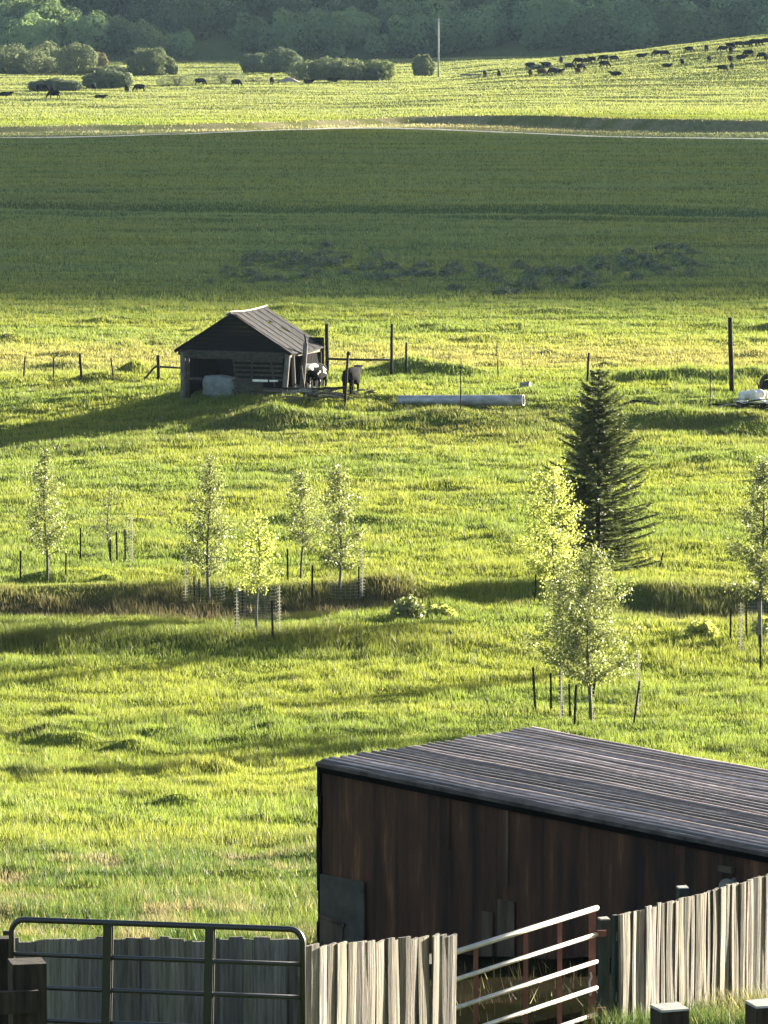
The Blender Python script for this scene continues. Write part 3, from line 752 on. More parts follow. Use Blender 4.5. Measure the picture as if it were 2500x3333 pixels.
debris(1040, 1300, 'heap of grey poles and broken boards between the shed corner and the knob-topped post', 34, 2.6, .6, 3, ('dead_wood', 'shed_wood', 'shed_post'))
debris(1185, 1290, 'low tangle of grey branches right of the knob-topped post', 12, 1.0, .35, 5, ('dead_wood', 'shed_wood'))
debris(2075, 1318, 'low dark heap of old timber lying right of the spruce', 14, 1.3, .22, 8, ('post', 'post', 'shed_post'))
debris(2440, 1330, 'dark charred poles lying among the white rubble at the right edge', 26, 2.4, .3, 9, ('post', 'post', 'dead_wood'))
# leaning brace poles by the shed
a = shp(Wd+.05, -.2, .5)
root = empty('leaning_pole', a, 0, 'grey pole fallen from the shed corner into the grass', 'pole'); mb = MB(); mb.tube([(0, 0, 0), (.5, -.3, -.33), (1.15, -.8, -.62)], [.05, .045, .03], 7); mb.build('pole', MT['shed_post'], root, True)

for (n_, p_, q_, rr, lab) in (('leaning_pole', (Wd+.75, -.1, -.1), (Wd+.45, .3, 1.55), .06, 'grey pole leaning back against the right eave of the shed'),
        ('leaning_pole', (Wd+1.3, -.6, .0), (Wd+.35, -.3, .78), .045, 'short pole propped against the rail beside the shed corner'),
        ('leaning_pole', (Wd+1.75, -.5, .0), (Wd+2.3, -.7, .62), .045, 'broken stub of a rail sticking out of the pole heap')):
    a = shp(*p_); b = shp(*q_); root = empty(n_, a, 0, lab, 'pole'); mb = MB(); mb.tube([(0, 0, -.1), tuple((b-a)*.5+Vector((.03, 0, 0))), tuple(b-a)], [rr, rr*.9, rr*.7], 7); mb.build('pole_shaft', MT['shed_wood'], root, True)
# white rubble pile and tyre
g = G(2465, 1312)
def rock(px, py, sx, sz, seed, label):
    g = G(px, py); o = rounded('pale_rock', MT['stone'], None, (sx, sx*.8, sz), seed, .09); o.location = g+Vector((0, 0, sz*.25)); o.rotation_euler = (0, random.uniform(-.2, .2), seed)
    tag(o, label, 'rock', 'white rubble at the right edge')
rock(2432, 1298, .85, .42, 1, 'long white lump forming the left part of the rubble pile')
rock(2462, 1302, .75, .62, 2, 'largest white lump in the middle of the rubble pile')
rock(2482, 1300, .5, .5, 3, 'white lump under the black tyre at the right edge')
rock(2476, 1315, .42, .36, 4, 'small white lump in front of the largest rubble piece')
rock(2415, 1324, .52, .34, 5, 'separate white lump low and left of the rubble pile')
rock(2496, 1322, .4, .3, 6, 'white lump cut by the right edge of the view')
root = empty('old_tyre', G(2498, 1298)+Vector((0, .2, .62)), 0, 'black upright tyre standing on the rubble at the right edge', 'tyre')
bm = bmesh.new(); R1, R2 = .38, .13; vs = []
for i in range(28):
    a = 2*PI*i/28; ring = []
    for j in range(12):
        b = 2*PI*j/12; rr = R1+R2*math.cos(b)*.9; ring.append(bm.verts.new((rr*math.cos(a)*.75, R2*math.sin(b)*1.1+.12*math.cos(a), rr*math.sin(a))))
    vs.append(ring)
for i in range(28):
    for j in range(12): bm.faces.new((vs[i][j], vs[(i+1) % 28][j], vs[(i+1) % 28][(j+1) % 12], vs[i][(j+1) % 12]))
me = bpy.data.meshes.new('tyre_wall'); bm.to_mesh(me); bm.free(); me.materials.append(MT['rubber']); o = bpy.data.objects.new('tyre_wall', me); COL.objects.link(o); o.parent = root
mb = MB(); mb.tube([(-.02, -.05, 0), (.02, .05, 0)], [.22, .22], 18); mb.build('rim', MT['stake'], root)
g = G(2491-20, 1290); root = empty('broken_stick', g, 0, 'short crooked dark stick standing up from the rubble', 'stick'); mb = MB(); mb.tube([(0, 0, .1), (-.03, 0, .5), (-.1, 0, .62)], [.03, .035, .02], 6); mb.build('stick', MT['post'], root)

# culvert pipe
gl, gr_ = G(1300, 1325), G(1712, 1318)
A = P(1298, 1313, gl.y+.25); B = P(1708, 1305, gr_.y+.25)
A.z = hz(A.x, A.y)+.16; B.z = hz(B.x, B.y)+.20
A = P(1298, 1304, gl.y+1.0); B = P(1704, 1303, gr_.y-.9)
root = empty('culvert_pipe', A, 0, 'grey metal culvert pipe lying in the grass, dark mouth at its right end', 'pipe')
mb = MB(); ax = B-A; n = 120; d = ax.normalized(); sd = d.cross(Vector((0, 0, 1))).normalized(); up = sd.cross(d); seg = 22; vs = []; fs = []
for i in range(n+1):
    r = .245+.006*math.sin(i*1.9)
    for k in range(seg):
        t = 2*PI*k/seg; vs.append(ax*(i/n)+(sd*math.cos(t)+up*math.sin(t))*r)
for i in range(n+1):
    for k in range(seg):
        t = 2*PI*k/seg; vs.append(ax*(i/n)+(sd*math.cos(t)+up*math.sin(t))*.225)
m0 = (n+1)*seg
for i in range(n):
    for k in range(seg):
        k2 = (k+1) % seg; fs.append((i*seg+k, i*seg+k2, (i+1)*seg+k2, (i+1)*seg+k)); fs.append((m0+i*seg+k, m0+(i+1)*seg+k, m0+(i+1)*seg+k2, m0+i*seg+k2))
for k in range(seg):
    k2 = (k+1) % seg; fs.append((k, m0+k, m0+k2, k2)); fs.append((n*seg+k, n*seg+k2, m0+n*seg+k2, m0+n*seg+k))
mb.add(vs, fs); mb.build('pipe_wall', MT['culvert'], root, True)
mb = MB(); mb.tube([ax+(-.28)*d*1.0, ax-.30*d], [.222, .222], 20)
mb.build('mouth_dark', MT['rubber'], root)  # black disc inside the pipe, painting the dark of its open end
g = G(1722, 1262); root = empty('metal_drum', g, 0, 'small round dark-ended drum half sunk in grass behind the culvert pipe', 'drum')
mb = MB(); mb.tube([(-.35, .2, .05), (.02, 0, .1)], [.19, .19], 14); mb.build('drum_wall', MT['dead_wood'], root); mb = MB(); mb.tube([(.022, -.001, .1), (.05, -.012, .102)], [.185, .18], 14); mb.build('drum_end', MT['rubber'], root)

# ------------------------------------------------------------------ cattle
def cow_mesh(name, pose):
    bm = bmesh.new(); sk = bm.verts.layers.skin.verify(); V = {}
    def v(k, co, r, parent=None):
        w = bm.verts.new(co); w[sk].radius = (r, r) if not isinstance(r, tuple) else r; V[k] = w
        if parent: bm.edges.new((V[parent], w))
        else: w[sk].use_root = True
        return w
    low = pose == 'lying'; dz = -.62 if low else 0
    v('pel', (-.62, 0, 1.08+dz), (.36, .42)); v('rump', (-.86, 0, 1.08+dz), (.28, .34), 'pel')
    v('belly', (-.1, 0, 1.00+dz), (.44, .52), 'pel'); v('chest', (.45, 0, 1.0+dz), (.38, .50), 'belly'); v('sh', (.74, 0, 1.08+dz), (.28, .38), 'chest')
    if pose == 'graze':
        v('neck', (1.0, 0, .86), .25, 'sh'); v('poll', (1.22, .02, .58), .17, 'neck'); v('face', (1.32, .02, .34), .11, 'poll'); v('muz', (1.38, .02, .14), .085, 'face')
        ears = ((1.16, .60),)
    else:
        v('neck', (1.0, 0, 1.24+dz), .25, 'sh'); v('poll', (1.22, 0, 1.40+dz), .18, 'neck'); v('face', (1.45, 0, 1.36+dz), .11, 'poll'); v('muz', (1.62, 0, 1.24+dz), .085, 'face')
    poll = V['poll'].co.copy()
    for sy in (-1, 1):
        v('ear%d' % sy, (poll.x-.02, sy*.16, poll.z+.05), .045, 'poll'); v('eart%d' % sy, (poll.x-.05, sy*.27, poll.z+.03), .03, 'ear%d' % sy)
        if not low:
            o = .10*sy if pose == 'graze' else -.04*sy
            v('hip%d' % sy, (-.70, sy*.17, .82), (.20, .18), 'pel'); v('stif%d' % sy, (-.62+o*.3, sy*.19, .62), .12, 'hip%d' % sy); v('hock%d' % sy, (-.82+o, sy*.18, .42), .075, 'stif%d' % sy); v('fet%d' % sy, (-.76+o, sy*.18, .12), .055, 'hock%d' % sy); v('hoof%d' % sy, (-.72+o, sy*.18, .02), .06, 'fet%d' % sy)
            v('elb%d' % sy, (.55, sy*.17, .78), .14, 'chest'); v('knee%d' % sy, (.60-o, sy*.17, .42), .075, 'elb%d' % sy); v('ff%d' % sy, (.58-o, sy*.17, .12), .055, 'knee%d' % sy); v('fh%d' % sy, (.61-o, sy*.17, .02), .058, 'ff%d' % sy)
        else:
            v('hip%d' % sy, (-.62, sy*.30, .28), .15, 'pel'); v('hk%d' % sy, (-.3, sy*.42, .12), .08, 'hip%d' % sy); v('ft%d' % sy, (-.05, sy*.40, .07), .05, 'hk%d' % sy)
            v('el%d' % sy, (.55, sy*.26, .22), .11, 'chest'); v('kn%d' % sy, (.85, sy*.28, .10), .07, 'el%d' % sy); v('fo%d' % sy, (.62, sy*.33, .06), .05, 'kn%d' % sy)
    v('t1', (-1.02, 0, 1.12+dz), .05, 'rump'); v('t2', (-1.1, .02, .85+dz*.7), .03, 't1'); v('t3', (-1.08, .02, .52+dz*.6), .045, 't2')
    me = bpy.data.meshes.new(name+'_skin'); bm.to_mesh(me); bm.free()
    o = bpy.data.objects.new(name, me); COL.objects.link(o)
    m = o.modifiers.new('skin', 'SKIN'); m.use_smooth_shade = True; o.modifiers.new('sub', 'SUBSURF').levels = 1
    dg_ = bpy.context.evaluated_depsgraph_get(); out = bpy.data.meshes.new_from_object(o.evaluated_get(dg_)); out.name = name
    bpy.data.objects.remove(o); out.materials.clear(); return out
CM = {p_: cow_mesh('cow_'+p_, p_) for p_ in ('graze', 'stand', 'lying')}
def cow_obj(pose, mat, loc, rz, label, group, scale=1.0):
    key = pose+mat
    if key not in CM: c = CM[pose].copy(); c.materials.append(MT[mat]); CM[key] = c
    o = bpy.data.objects.new('cow' , CM[key]); COL.objects.link(o); o.location = loc; o.rotation_euler = (0, 0, rz); o.scale = (scale,)*3
    return tag(o, label, 'cow', group)
ORD = ['first','second','third','fourth','fifth','sixth','seventh','eighth','ninth','tenth','eleventh','twelfth','thirteenth','fourteenth','fifteenth','sixteenth','seventeenth','eighteenth','nineteenth','twentieth','twenty-first','twenty-second','twenty-third','twenty-fourth','twenty-fifth']
left = [(15,315,'lying',0),(136,300,'graze',.3),(170,307,'stand',1.7),(176,322,'graze',2.8),(306,294,'stand',1.4),(413,303,'stand',1.5),(455,299,'graze',3.3),(324,323,'lying',.3),(650,279,'graze',.2),(768,283,'graze',-.5),(885,276,'stand',1.5),(1003,272,'lying',.2),(1083,268,'lying',0),(1142,262,'lying',.3)]
crest = [(1725,227,'graze',.1),(1779,224,'stand',3.1),(1827,207,'graze',1.4),(1883,211,'graze',2.9),(1908,211,'graze',.1),(1928,205,'stand',2.3),(1966,202,'graze',3.1),(1997,201,'graze',.0),(2086,187,'lying',.1),(2140,184,'graze',3.1),(2163,184,'graze',.2),(2241,172,'graze',.0),(2299,170,'stand',1.6),(2354,171,'graze',3.0),(2376,160,'graze',.2),(2407,155,'graze',3.2),(2431,155,'graze',.1),(2452,151,'graze',.2),(2469,150,'stand',3.1),(2494,147,'graze',.3)]
mid = [(1578,254,'stand',1.5),(1624,251,'stand',1.6),(1726,251,'stand',1.6),(1762,247,'graze',.4),(1801,245,'graze',3.6),(1818,238,'lying',.6),(1853,229,'graze',-.5),(1881,242,'stand',2.0),(1890,230,'graze',.8),(1966,222,'graze',-.3),(2006,247,'lying',3.1),(2169,219,'lying',.1),(2220,214,'stand',1.7),(2309,203,'stand',1.3),(2379,176,'stand',1.6),(2378,206,'stand',1.7),(2349,234,'graze',.05),(2382,230,'stand',1.5),(2437,186,'graze',3.1),(2412,193,'lying',.2),(2480,193,'graze',2.5),(2496,200,'stand',1.2)]
def herd(lst, where, group):
    lst = sorted(lst)
    for i, (px, py, pose, rz) in enumerate(lst):
        g = G(px, py); mat = 'black'; colr = 'black'
        if (px in (1762, 1881)): mat = 'brown_hide'; colr = 'reddish brown'
        if px in (2169, 2349, 2382): mat = 'pied_b'; colr = 'black white-faced'
        pz = {'graze': 'grazing head down', 'stand': 'standing', 'lying': 'lying down'}[pose]
        cow_obj(pose, mat, g, rz, f'{colr} cow {pz}, {ORD[i]} from left {where}', group, random.uniform(.9, 1.06))
herd(left, 'in the left pasture', 'cattle of the left pasture')
herd(crest, 'on the crest of the rise', 'cattle along the crest of the rise')
herd(mid, 'on the slope below the crest', 'cattle on the slope below the crest')
g = G(1030, 1268); cow_obj('stand', 'pied_a', g, -2.0, 'black and white cow standing at the right side of the shed', 'cows at the shed', .84)
g = G(1145, 1283); cow_obj('stand', 'pied_b', g, 1.25, 'black cow with a white muzzle standing right of the knob-topped post', 'cows at the shed', .84)

# ------------------------------------------------------------------ bushes, trees and wood at the back
def bush_data(rng, n, lobes, squash=.8, size=.5, droop=0):
    C = []; Nn = []
    for (lx, ly, lz, lr, k) in lobes:
        m = int(n*k); d = rng.normal(size=(m, 3)); d[:, 2] = np.abs(d[:, 2])*1.0-.15; d /= np.linalg.norm(d, axis=1, keepdims=True)
        r = lr*(1-.35*rng.random(m)**2.2)*(1+.10*np.sin(d[:, 0]*7+lx)+.08*np.sin(d[:, 1]*6+lz*3+d[:, 2]*5))
        c = np.stack([lx+d[:, 0]*r, ly+d[:, 1]*r*.9, lz+d[:, 2]*r*squash], 1)
        C.append(c); Nn.append(d*1.25+rng.normal(size=(m, 3))*.55)
    C = np.concatenate(C); Nn = np.concatenate(Nn); k = C[:, 2] > 0; return C[k], Nn[k]
def far_bush(px, py, wpx, hpx, label, seed, mat='bush', nl=3, n=2600, name='willow_bush', cat='bush', dd=0, dead=False, grp=None, tintc=(1, 1, 1), trunk=0):
    rng = np.random.default_rng(seed); g = G(px, py); s = S(g.y); w = wpx*1.02/s; h = hpx*.93/s; n = int(n*(1.0 if dead else 2.0))
    root = empty(name, g+Vector((0, dd, 0)), 0, label, cat, grp)
    th = trunk/s; lobes = []
    for i in range(nl):
        fx = 0 if nl == 1 else (i/(nl-1)-.5)
        r = w*(.5 if nl == 1 else (.36 if nl == 2 else .30)+.05*rng.random()); ctr = h*(1-.35*abs(fx)*2)-th
        lobes.append((fx*w*.62, rng.uniform(-.1, .1)*w, th, r, 1.0/nl))
    C = []; Nn = []
    for (lx, ly, lz, lr, k) in lobes:
        hh = (h-th)*(1-.28*abs(lx)/(w*.5+1e-6))*rng.uniform(.9, 1.03)
        m = int(n*k); d = rng.normal(size=(m, 3)); d /= np.linalg.norm(d, axis=1, keepdims=True)
        r = (1-.25*rng.random(m)**2)*(1+.07*np.sin(d[:, 0]*8+seed)+.06*np.sin(d[:, 2]*9+lx)+.07*np.sin(d[:, 1]*11+seed*2)+.05*np.sin(d[:, 0]*17+d[:, 2]*15))
        C.append(np.stack([lx+d[:, 0]*r*lr, ly+d[:, 1]*r*lr*.9, np.maximum(lz+hh*.43+d[:, 2]*r*hh*.57, .05)], 1)); Nn.append(d*1.3+rng.normal(size=(m, 3))*.32)
    C = np.concatenate(C); Nn = np.concatenate(Nn)
    if dead: Nn = rng.normal(size=C.shape); C[:, 2] *= rng.uniform(.7, 1.15, len(C))
    V, Fq = leaves(C, Nn, .42 if not dead else .3, rng, 1.0 if not dead else .35)
    tn = np.repeat(np.clip(rng.normal(1, .12, (len(C), 1)), .4, 1.8)*np.array(tintc), 4, 0)
    npmesh('foliage', V, Fq, MT[mat], root, tint=tn)
    mb = MB()
    for i in range(6):
        a = i*1.05+seed; q = Vector((math.cos(a)*w*.3, math.sin(a)*w*.2, h*.75)); mb.tube([(0, 0, -.3), q*.5+Vector((0, 0, .4)), q], [.12, .08, .03], 5)
    mb.build('stems', MT['bark'], root)
    return root
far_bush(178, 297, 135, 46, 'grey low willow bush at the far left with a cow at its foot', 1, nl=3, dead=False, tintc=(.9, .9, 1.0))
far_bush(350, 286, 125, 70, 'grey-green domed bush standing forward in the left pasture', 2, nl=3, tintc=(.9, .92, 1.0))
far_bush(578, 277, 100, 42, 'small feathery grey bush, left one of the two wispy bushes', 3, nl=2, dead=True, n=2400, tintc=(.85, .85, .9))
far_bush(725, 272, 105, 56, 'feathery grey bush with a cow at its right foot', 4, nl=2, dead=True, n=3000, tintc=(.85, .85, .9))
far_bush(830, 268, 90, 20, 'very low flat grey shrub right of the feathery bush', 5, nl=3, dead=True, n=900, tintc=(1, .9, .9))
far_bush(40, 240, 210, 100, 'wide rounded willow at the left edge behind the pasture', 6, nl=3, n=4200)
far_bush(150, 240, 170, 108, 'middle willow of the big clump at the left edge', 7, nl=3, n=3600, dd=2)
far_bush(250, 240, 130, 100, 'rightmost round willow of the big clump at the left edge', 8, nl=1, n=3000)
far_bush(322, 238, 60, 74, 'slim pinkish-brown shrub between the big clump and the domed willow', 9, nl=1, n=1100, tintc=(1.15, .9, .95))
far_bush(370, 240, 110, 30, 'low pale shrub sloping down left of the domed willow', 10, nl=3, n=1200)
far_bush(486, 243, 150, 92, 'large domed willow with a bright rim standing alone', 11, nl=1, n=4200)
far_bush(562, 243, 34, 40, 'tiny pale shrub touching the right side of the domed willow', 12, nl=1, n=500, tintc=(1.2, 1.15, 1))
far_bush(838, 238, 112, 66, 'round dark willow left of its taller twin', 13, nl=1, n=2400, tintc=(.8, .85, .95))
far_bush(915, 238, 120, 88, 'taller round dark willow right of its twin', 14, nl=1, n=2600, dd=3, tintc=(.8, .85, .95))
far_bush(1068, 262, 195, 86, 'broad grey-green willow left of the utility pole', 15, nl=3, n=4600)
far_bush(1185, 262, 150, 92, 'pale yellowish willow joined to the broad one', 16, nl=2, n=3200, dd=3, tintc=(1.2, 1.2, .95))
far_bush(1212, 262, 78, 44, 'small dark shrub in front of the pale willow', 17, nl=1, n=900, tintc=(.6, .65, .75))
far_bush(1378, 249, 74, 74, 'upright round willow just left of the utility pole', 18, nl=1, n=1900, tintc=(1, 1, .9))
far_bush(1760, 222, 60, 16, 'small pale shrub behind the first cows of the crest', 19, nl=2, n=500)

# big sunlit trees on the left shoulder of the hill, individually seen
def hill_tree(px, py, wpx, hpx, label, seed, d, tintc=(1, 1, 1), n=5200):
    rng = np.random.default_rng(seed); p = P(px, py, d); s = S(d); w = wpx/s; h = hpx/s; gz = hz(p.x, d)
    base = min(p.z, gz) ; root = empty('broadleaf_tree', (p.x, d, gz), 0, label, 'tree', 'large trees at the foot of the hill')
    top = p.z + h - gz; lo = max(.5, top-h*1.05)
    C = []; Nn = []
    for i in range(9):
        fx = rng.uniform(-.5, .5)*w*.6; fy = rng.uniform(-.4, .4)*w*.6; r = w*rng.uniform(.2, .33); zc = lo+(top-lo)*rng.uniform(.2, .78)-abs(fx)*.3
        m = int(n/9*(r/(w*.27))**2); dd = rng.normal(size=(m, 3)); dd /= np.linalg.norm(dd, axis=1, keepdims=True)
        rr = r*(1-.3*rng.random(m)**2)*(1+.12*np.sin(dd[:, 0]*7+i)+.10*np.sin(dd[:, 2]*8+seed))
        C.append(np.stack([fx+dd[:, 0]*rr, fy+dd[:, 1]*rr, zc+dd[:, 2]*rr*.85], 1)); Nn.append(dd*1.1+rng.normal(size=(m, 3))*.6)
    C = np.concatenate(C); Nn = np.concatenate(Nn); V, Fq = leaves(C, Nn, .52, rng)
    tn = np.repeat(np.clip(rng.normal(1, .25, (len(C), 1)), .4, 1.8)*np.array(tintc), 4, 0)
    npmesh('foliage', V, Fq, MT['bush'] if tintc[0] > 1 else MT['hillwood'], root, tint=tn)
    mb = MB(); mb.tube([(0, 0, -1), (.2, 0, lo+(top-lo)*.4), (0, 0, lo+(top-lo)*.7)], [.45, .3, .1], 7)
    for k in range(5): a = k*1.3; mb.tube([(0, 0, lo), (math.cos(a)*w*.25, math.sin(a)*w*.2, lo+(top-lo)*.5)], [.2, .06], 5)
    mb.build('trunk', MT['bark_dark'], root)
hill_tree(470, 205, 150, 140, 'tall tree with a sunlit crown directly above the domed willow', 31, 1338, (1.15, 1.2, 1.0), 6500)
hill_tree(380, 210, 150, 150, 'dark tree with a pale rim left of the sunlit crown above the domed willow', 32, 1343)
hill_tree(300, 180, 130, 150, 'tree with a thin sunlit top above the pinkish shrub', 33, 1350)
hill_tree(180, 160, 170, 165, 'highest sunlit crown at the upper left', 34, 1352, (1.1, 1.2, .9), 6500)
hill_tree(75, 150, 160, 160, 'large dark tree at the upper left corner', 35, 1352)
hill_tree(255, 120, 120, 110, 'rounded tree with bright top near the upper frame edge at left', 36, 1362, (1.1, 1.2, 1.0))
hill_tree(540, 120, 180, 120, 'broad dark tree with pale tips right of the upper-left crowns', 37, 1372)
hill_tree(330, 60, 200, 100, 'crown touching the top edge above the left trees', 38, 1385)
hill_tree(640, 100, 90, 60, 'small flat-topped pale tree on the slope near the upper middle left', 39, 1385, (1.1, 1.1, 1.0), 2500)
hill_tree(2215, 120, 90, 65, 'round paler tree on the dark hill above the right end of the herd', 40, 1378, (1.05, 1.1, 1.0), 2600)
hill_tree(130, 60, 170, 110, 'pale-topped tree on the top edge above the upper-left corner', 41, 1378, (1.05, 1.15, .9))

# the wood on the hill reads as one mass
rng = np.random.default_rng(77); Cs = []; Ns = []; Ts = []
cnt = 0
for i in range(720):
    x = rng.uniform(-185, 185); y = float(hill_foot(x)) + 1 + 115*rng.random()**1.35
    if x < -38 and y < 1378 and rng.random() < .85: continue
    r = rng.uniform(3.8, 8.0)*(1 if rng.random() < .75 else .55); z0 = hz(x, y); m = int(620*(r/4.5)**2)
    d = rng.normal(size=(m, 3)); d[:, 2] = d[:, 2]*.9+.25; d /= np.linalg.norm(d, axis=1, keepdims=True)
    rr = r*(1-.3*rng.random(m)**2)*(1+.13*np.sin(d[:, 0]*6+i)+.1*np.sin(d[:, 2]*8+i*2))
    Cs.append(np.stack([x+d[:, 0]*rr, y+d[:, 1]*rr, z0+r*.75+d[:, 2]*rr*.9], 1)); Ns.append(d*1.2+rng.normal(size=(m, 3))*.22)
    b = rng.uniform(.55, 1.6); Ts.append(np.clip(rng.normal(b, .10, (m, 1)), .3, 2)*np.array((1, 1, 1))*np.ones((m, 3)))
Cs = np.concatenate(Cs); V, Fq = leaves(Cs, np.concatenate(Ns), .85, rng)
tag(npmesh('hillside_wood', V, Fq, MT['hillwood'], tint=np.repeat(np.concatenate(Ts), 4, 0)), 'dense dark oak scrub covering the hillside along the top of the view', 'woodland', kind='stuff')

# sagebrush clumps in the shaded meadow
def sage_mesh(seed):
    rng = np.random.default_rng(seed); C = []; m = 420; d = rng.normal(size=(m, 3)); d[:, 2] = np.abs(d[:, 2]); d /= np.linalg.norm(d, axis=1, keepdims=True)
    r = (1-.5*rng.random(m)**1.5)*(1+.2*np.sin(d[:, 0]*5+seed)); c = np.stack([d[:, 0]*r*.75, d[:, 1]*r*.6, d[:, 2]*r*.62], 1)
    V, Fq = leaves(c, d+rng.normal(size=(m, 3))*.5, .15, rng); tn = np.repeat(rng.uniform(.6, 1.4, (m, 1))*np.array((1, 1, 1)), 4, 0)
    o = npmesh('sagebrush', V, Fq, MT['sage'], tint=tn); return o
protos = [sage_mesh(k) for k in (1, 2, 3)]; used = [False]*3
for i in range(150):
    px = random.gauss(900, 110) if random.random() < .25 else random.uniform(1050, 2320); 
    py = 885+ (35*math.sin(px/210.)) + random.uniform(-48, 48)
    if px < 1050: py = random.uniform(835, 925)
    k = i % 3; g = G(px, py); o = protos[k] if not used[k] else protos[k].copy()
    if used[k]: COL.objects.link(o)
    used[k] = True; o.location = g; o.rotation_euler = (0, 0, random.uniform(0, 6)); sca = random.uniform(.35, 1.0); o.scale = (sca*1.2, sca, sca*.9)
    tag(o, 'low blue-grey sagebrush clump scattered in the shaded meadow', 'shrub', 'sagebrush in the shaded meadow')
# low leafy plants near the ditch
def plant(px, py, w, h, label, seed, mat='bright_leaf', n=700):
    rng = np.random.default_rng(seed); g = G(px, py); s = S(g.y); w /= s; h /= s
    d = rng.normal(size=(n, 3)); d[:, 2] = np.abs(d[:, 2]); d /= np.linalg.norm(d, axis=1, keepdims=True); r = (1-.6*rng.random(n))
    C = np.stack([d[:, 0]*r*w/2, d[:, 1]*r*w/2, d[:, 2]*r*h], 1); V, Fq = leaves(C, rng.normal(size=(n, 3)), .11, rng)
    o = npmesh('leafy_plant', V, Fq, MT[mat], tint=np.repeat(rng.uniform(.6, 1.3, (n, 1))*np.array((1, 1, 1)), 4, 0)); o.location = g; tag(o, label, 'plant', 'leafy plants along the ditch')
plant(1435, 2012, 110, 45, 'bright leafy plant on the ditch edge in the middle', 1)
plant(1330, 2015, 130, 80, 'dull green bushy plant at the end of the reed ditch', 2, 'aspen', 900)
plant(2285, 2075, 120, 60, 'bright leafy plant left of the right-edge aspen stakes', 3)
plant(2480, 2070, 80, 70, 'green leafy plant at the foot of the right-edge aspen', 4, 'bright_leaf', 500)

# utility pole and small far mound
g = G(1427, 252); s = S(g.y); H = 190/s
root = empty('utility_pole', g, 0, 'tall slim grey utility pole standing behind the pasture', 'pole')
mb = MB(); mb.tube([(0, 0, -1), (0, 0, H)], [.20, .14], 10); mb.build('pole_shaft', flat('pale_grey_pole', (.36, .36, .34)), root, True)
mb = MB(); mb.box((0, -.2, H-.5), (1.5, .12, .14)); mb.build('crossarm', flat('grey_crossarm', (.3, .3, .28)), root)
mb = MB()
for xx in (-.65, .65, 0): mb.tube([(xx, -.2, H-.43), (xx, -.2, H-.2)], [.06, .04], 6)
mb.build('insulators', flat('insulator_glaze', (.4, .4, .4)), root)
g = G(938, 268); o = rounded('hay_mound', MT['dirt'], None, (4.6, 3, 2.0), 3, .05); o.location = g; tag(o, 'small grey pointed mound in the pasture left of the broad willow', 'mound')
for v in o.data.vertices:
    k = max(0, 1-v.co.z/1.1); v.co.x *= .15+.95*min(1, k); v.co.y *= .15+.95*min(1, k)
# post-and-rail remnant in the far pasture
g = G(1533, 253); root = empty('cattle_feeder', g, 0, 'low grey feed trough standing in the pasture left of the rise', 'feeder'); mb = MB()
for xx in (-1.8, 0, 1.8): mb.box((xx, 0, .3), (.15, .5, .8))
mb.build('leg', MT['dead_wood'], root); mb = MB(); mb.box((0, -.3, .62), (4.4, .08, .35)); mb.box((0, .3, .62), (4.4, .08, .35)); mb.box((0, 0, .48), (4.2, .5, .06)); mb.build('trough', MT['dead_wood'], root)

# ------------------------------------------------------------------ barn
bA = P(1048, 2492, 64.0); UB = Vector((.7071, -.7071, 0)); VB = Vector((.7071, .7071, 0)); VB.normalize()
def ang(v, a): return Vector((v.x*math.cos(a)-v.y*math.sin(a), v.x*math.sin(a)+v.y*math.cos(a), v.z))
# solve the left edge direction so that its far end lies on the far left roof corner
LR = 4.15; far = bA + VB*LR
barn = empty('barn', Vector((bA.x, bA.y, hz(bA.x, bA.y, False))), 0, 'long low barn with ribbed rusty metal roof and dark rust-streaked wall', 'barn')
O = Vector((bA.x, bA.y, hz(bA.x, bA.y, False)))
BL = 13.0; DROP = .030*1.414
def B_(a, b, z): return bA + UB*a + VB*b + Vector((0, 0, z - DROP*a*.7071*1.0)) - O
prof = []   # ribbed profile across the roof
npan = 27; pw = LR/npan
for i in range(npan):
    b0 = i*pw; big = .026
    prof += [(b0, 0), (b0+pw*.50, 0), (b0+pw*.60, big), (b0+pw*.80, big), (b0+pw*.90, 0)]
prof.append((LR, 0))
na = 60; aa = np.linspace(-.04, BL, na); vs = []; fs = []; nbp = len(prof); rnd = random.Random(8)
off = [rnd.uniform(-.006, .006) for _ in prof]; eoff = [rnd.uniform(-.03, .05) for _ in range(npan+1)]
for i, a in enumerate(aa):
    for j, (b, z) in enumerate(prof):
        dent = .005*math.sin(a*1.1+b*2.2)+.003*math.sin(a*3.3+b*5)
        aa_ = a + (eoff[j//5] if i == 0 else 0)
        vs.append(B_(aa_, b-.05, .06+z+off[j]+dent))
n1 = len(vs); vs += [v-Vector((0, 0, .012)) for v in vs]
for i in range(na-1):
    for j in range(nbp-1):
        k = i*nbp+j; fs.append((k, k+nbp, k+nbp+1, k+1)); fs.append((k+n1, k+1+n1, k+nbp+1+n1, k+nbp+n1))
for i in range(na-1):
    for j in (0, nbp-1): k = i*nbp+j; fs.append((k, k+nbp, k+nbp+n1, k+n1))
for j in range(nbp-1): fs.append((j, j+1, j+1+n1, j+n1))
mb = MB(); mb.add(vs, fs)
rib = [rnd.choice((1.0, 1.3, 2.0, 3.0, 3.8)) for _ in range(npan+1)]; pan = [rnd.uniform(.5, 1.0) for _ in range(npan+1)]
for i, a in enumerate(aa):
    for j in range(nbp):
        q = rib[j//5]*(1+.35*math.sin(a*1.7+j//5*3)) if j % 5 in (2, 3) else pan[j//5]  # rib tops tinted lighter, sun highlights put into the colour
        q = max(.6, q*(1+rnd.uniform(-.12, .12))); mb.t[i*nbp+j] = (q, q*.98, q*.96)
roof = mb.build('roof', MT['barn_roof'], barn)
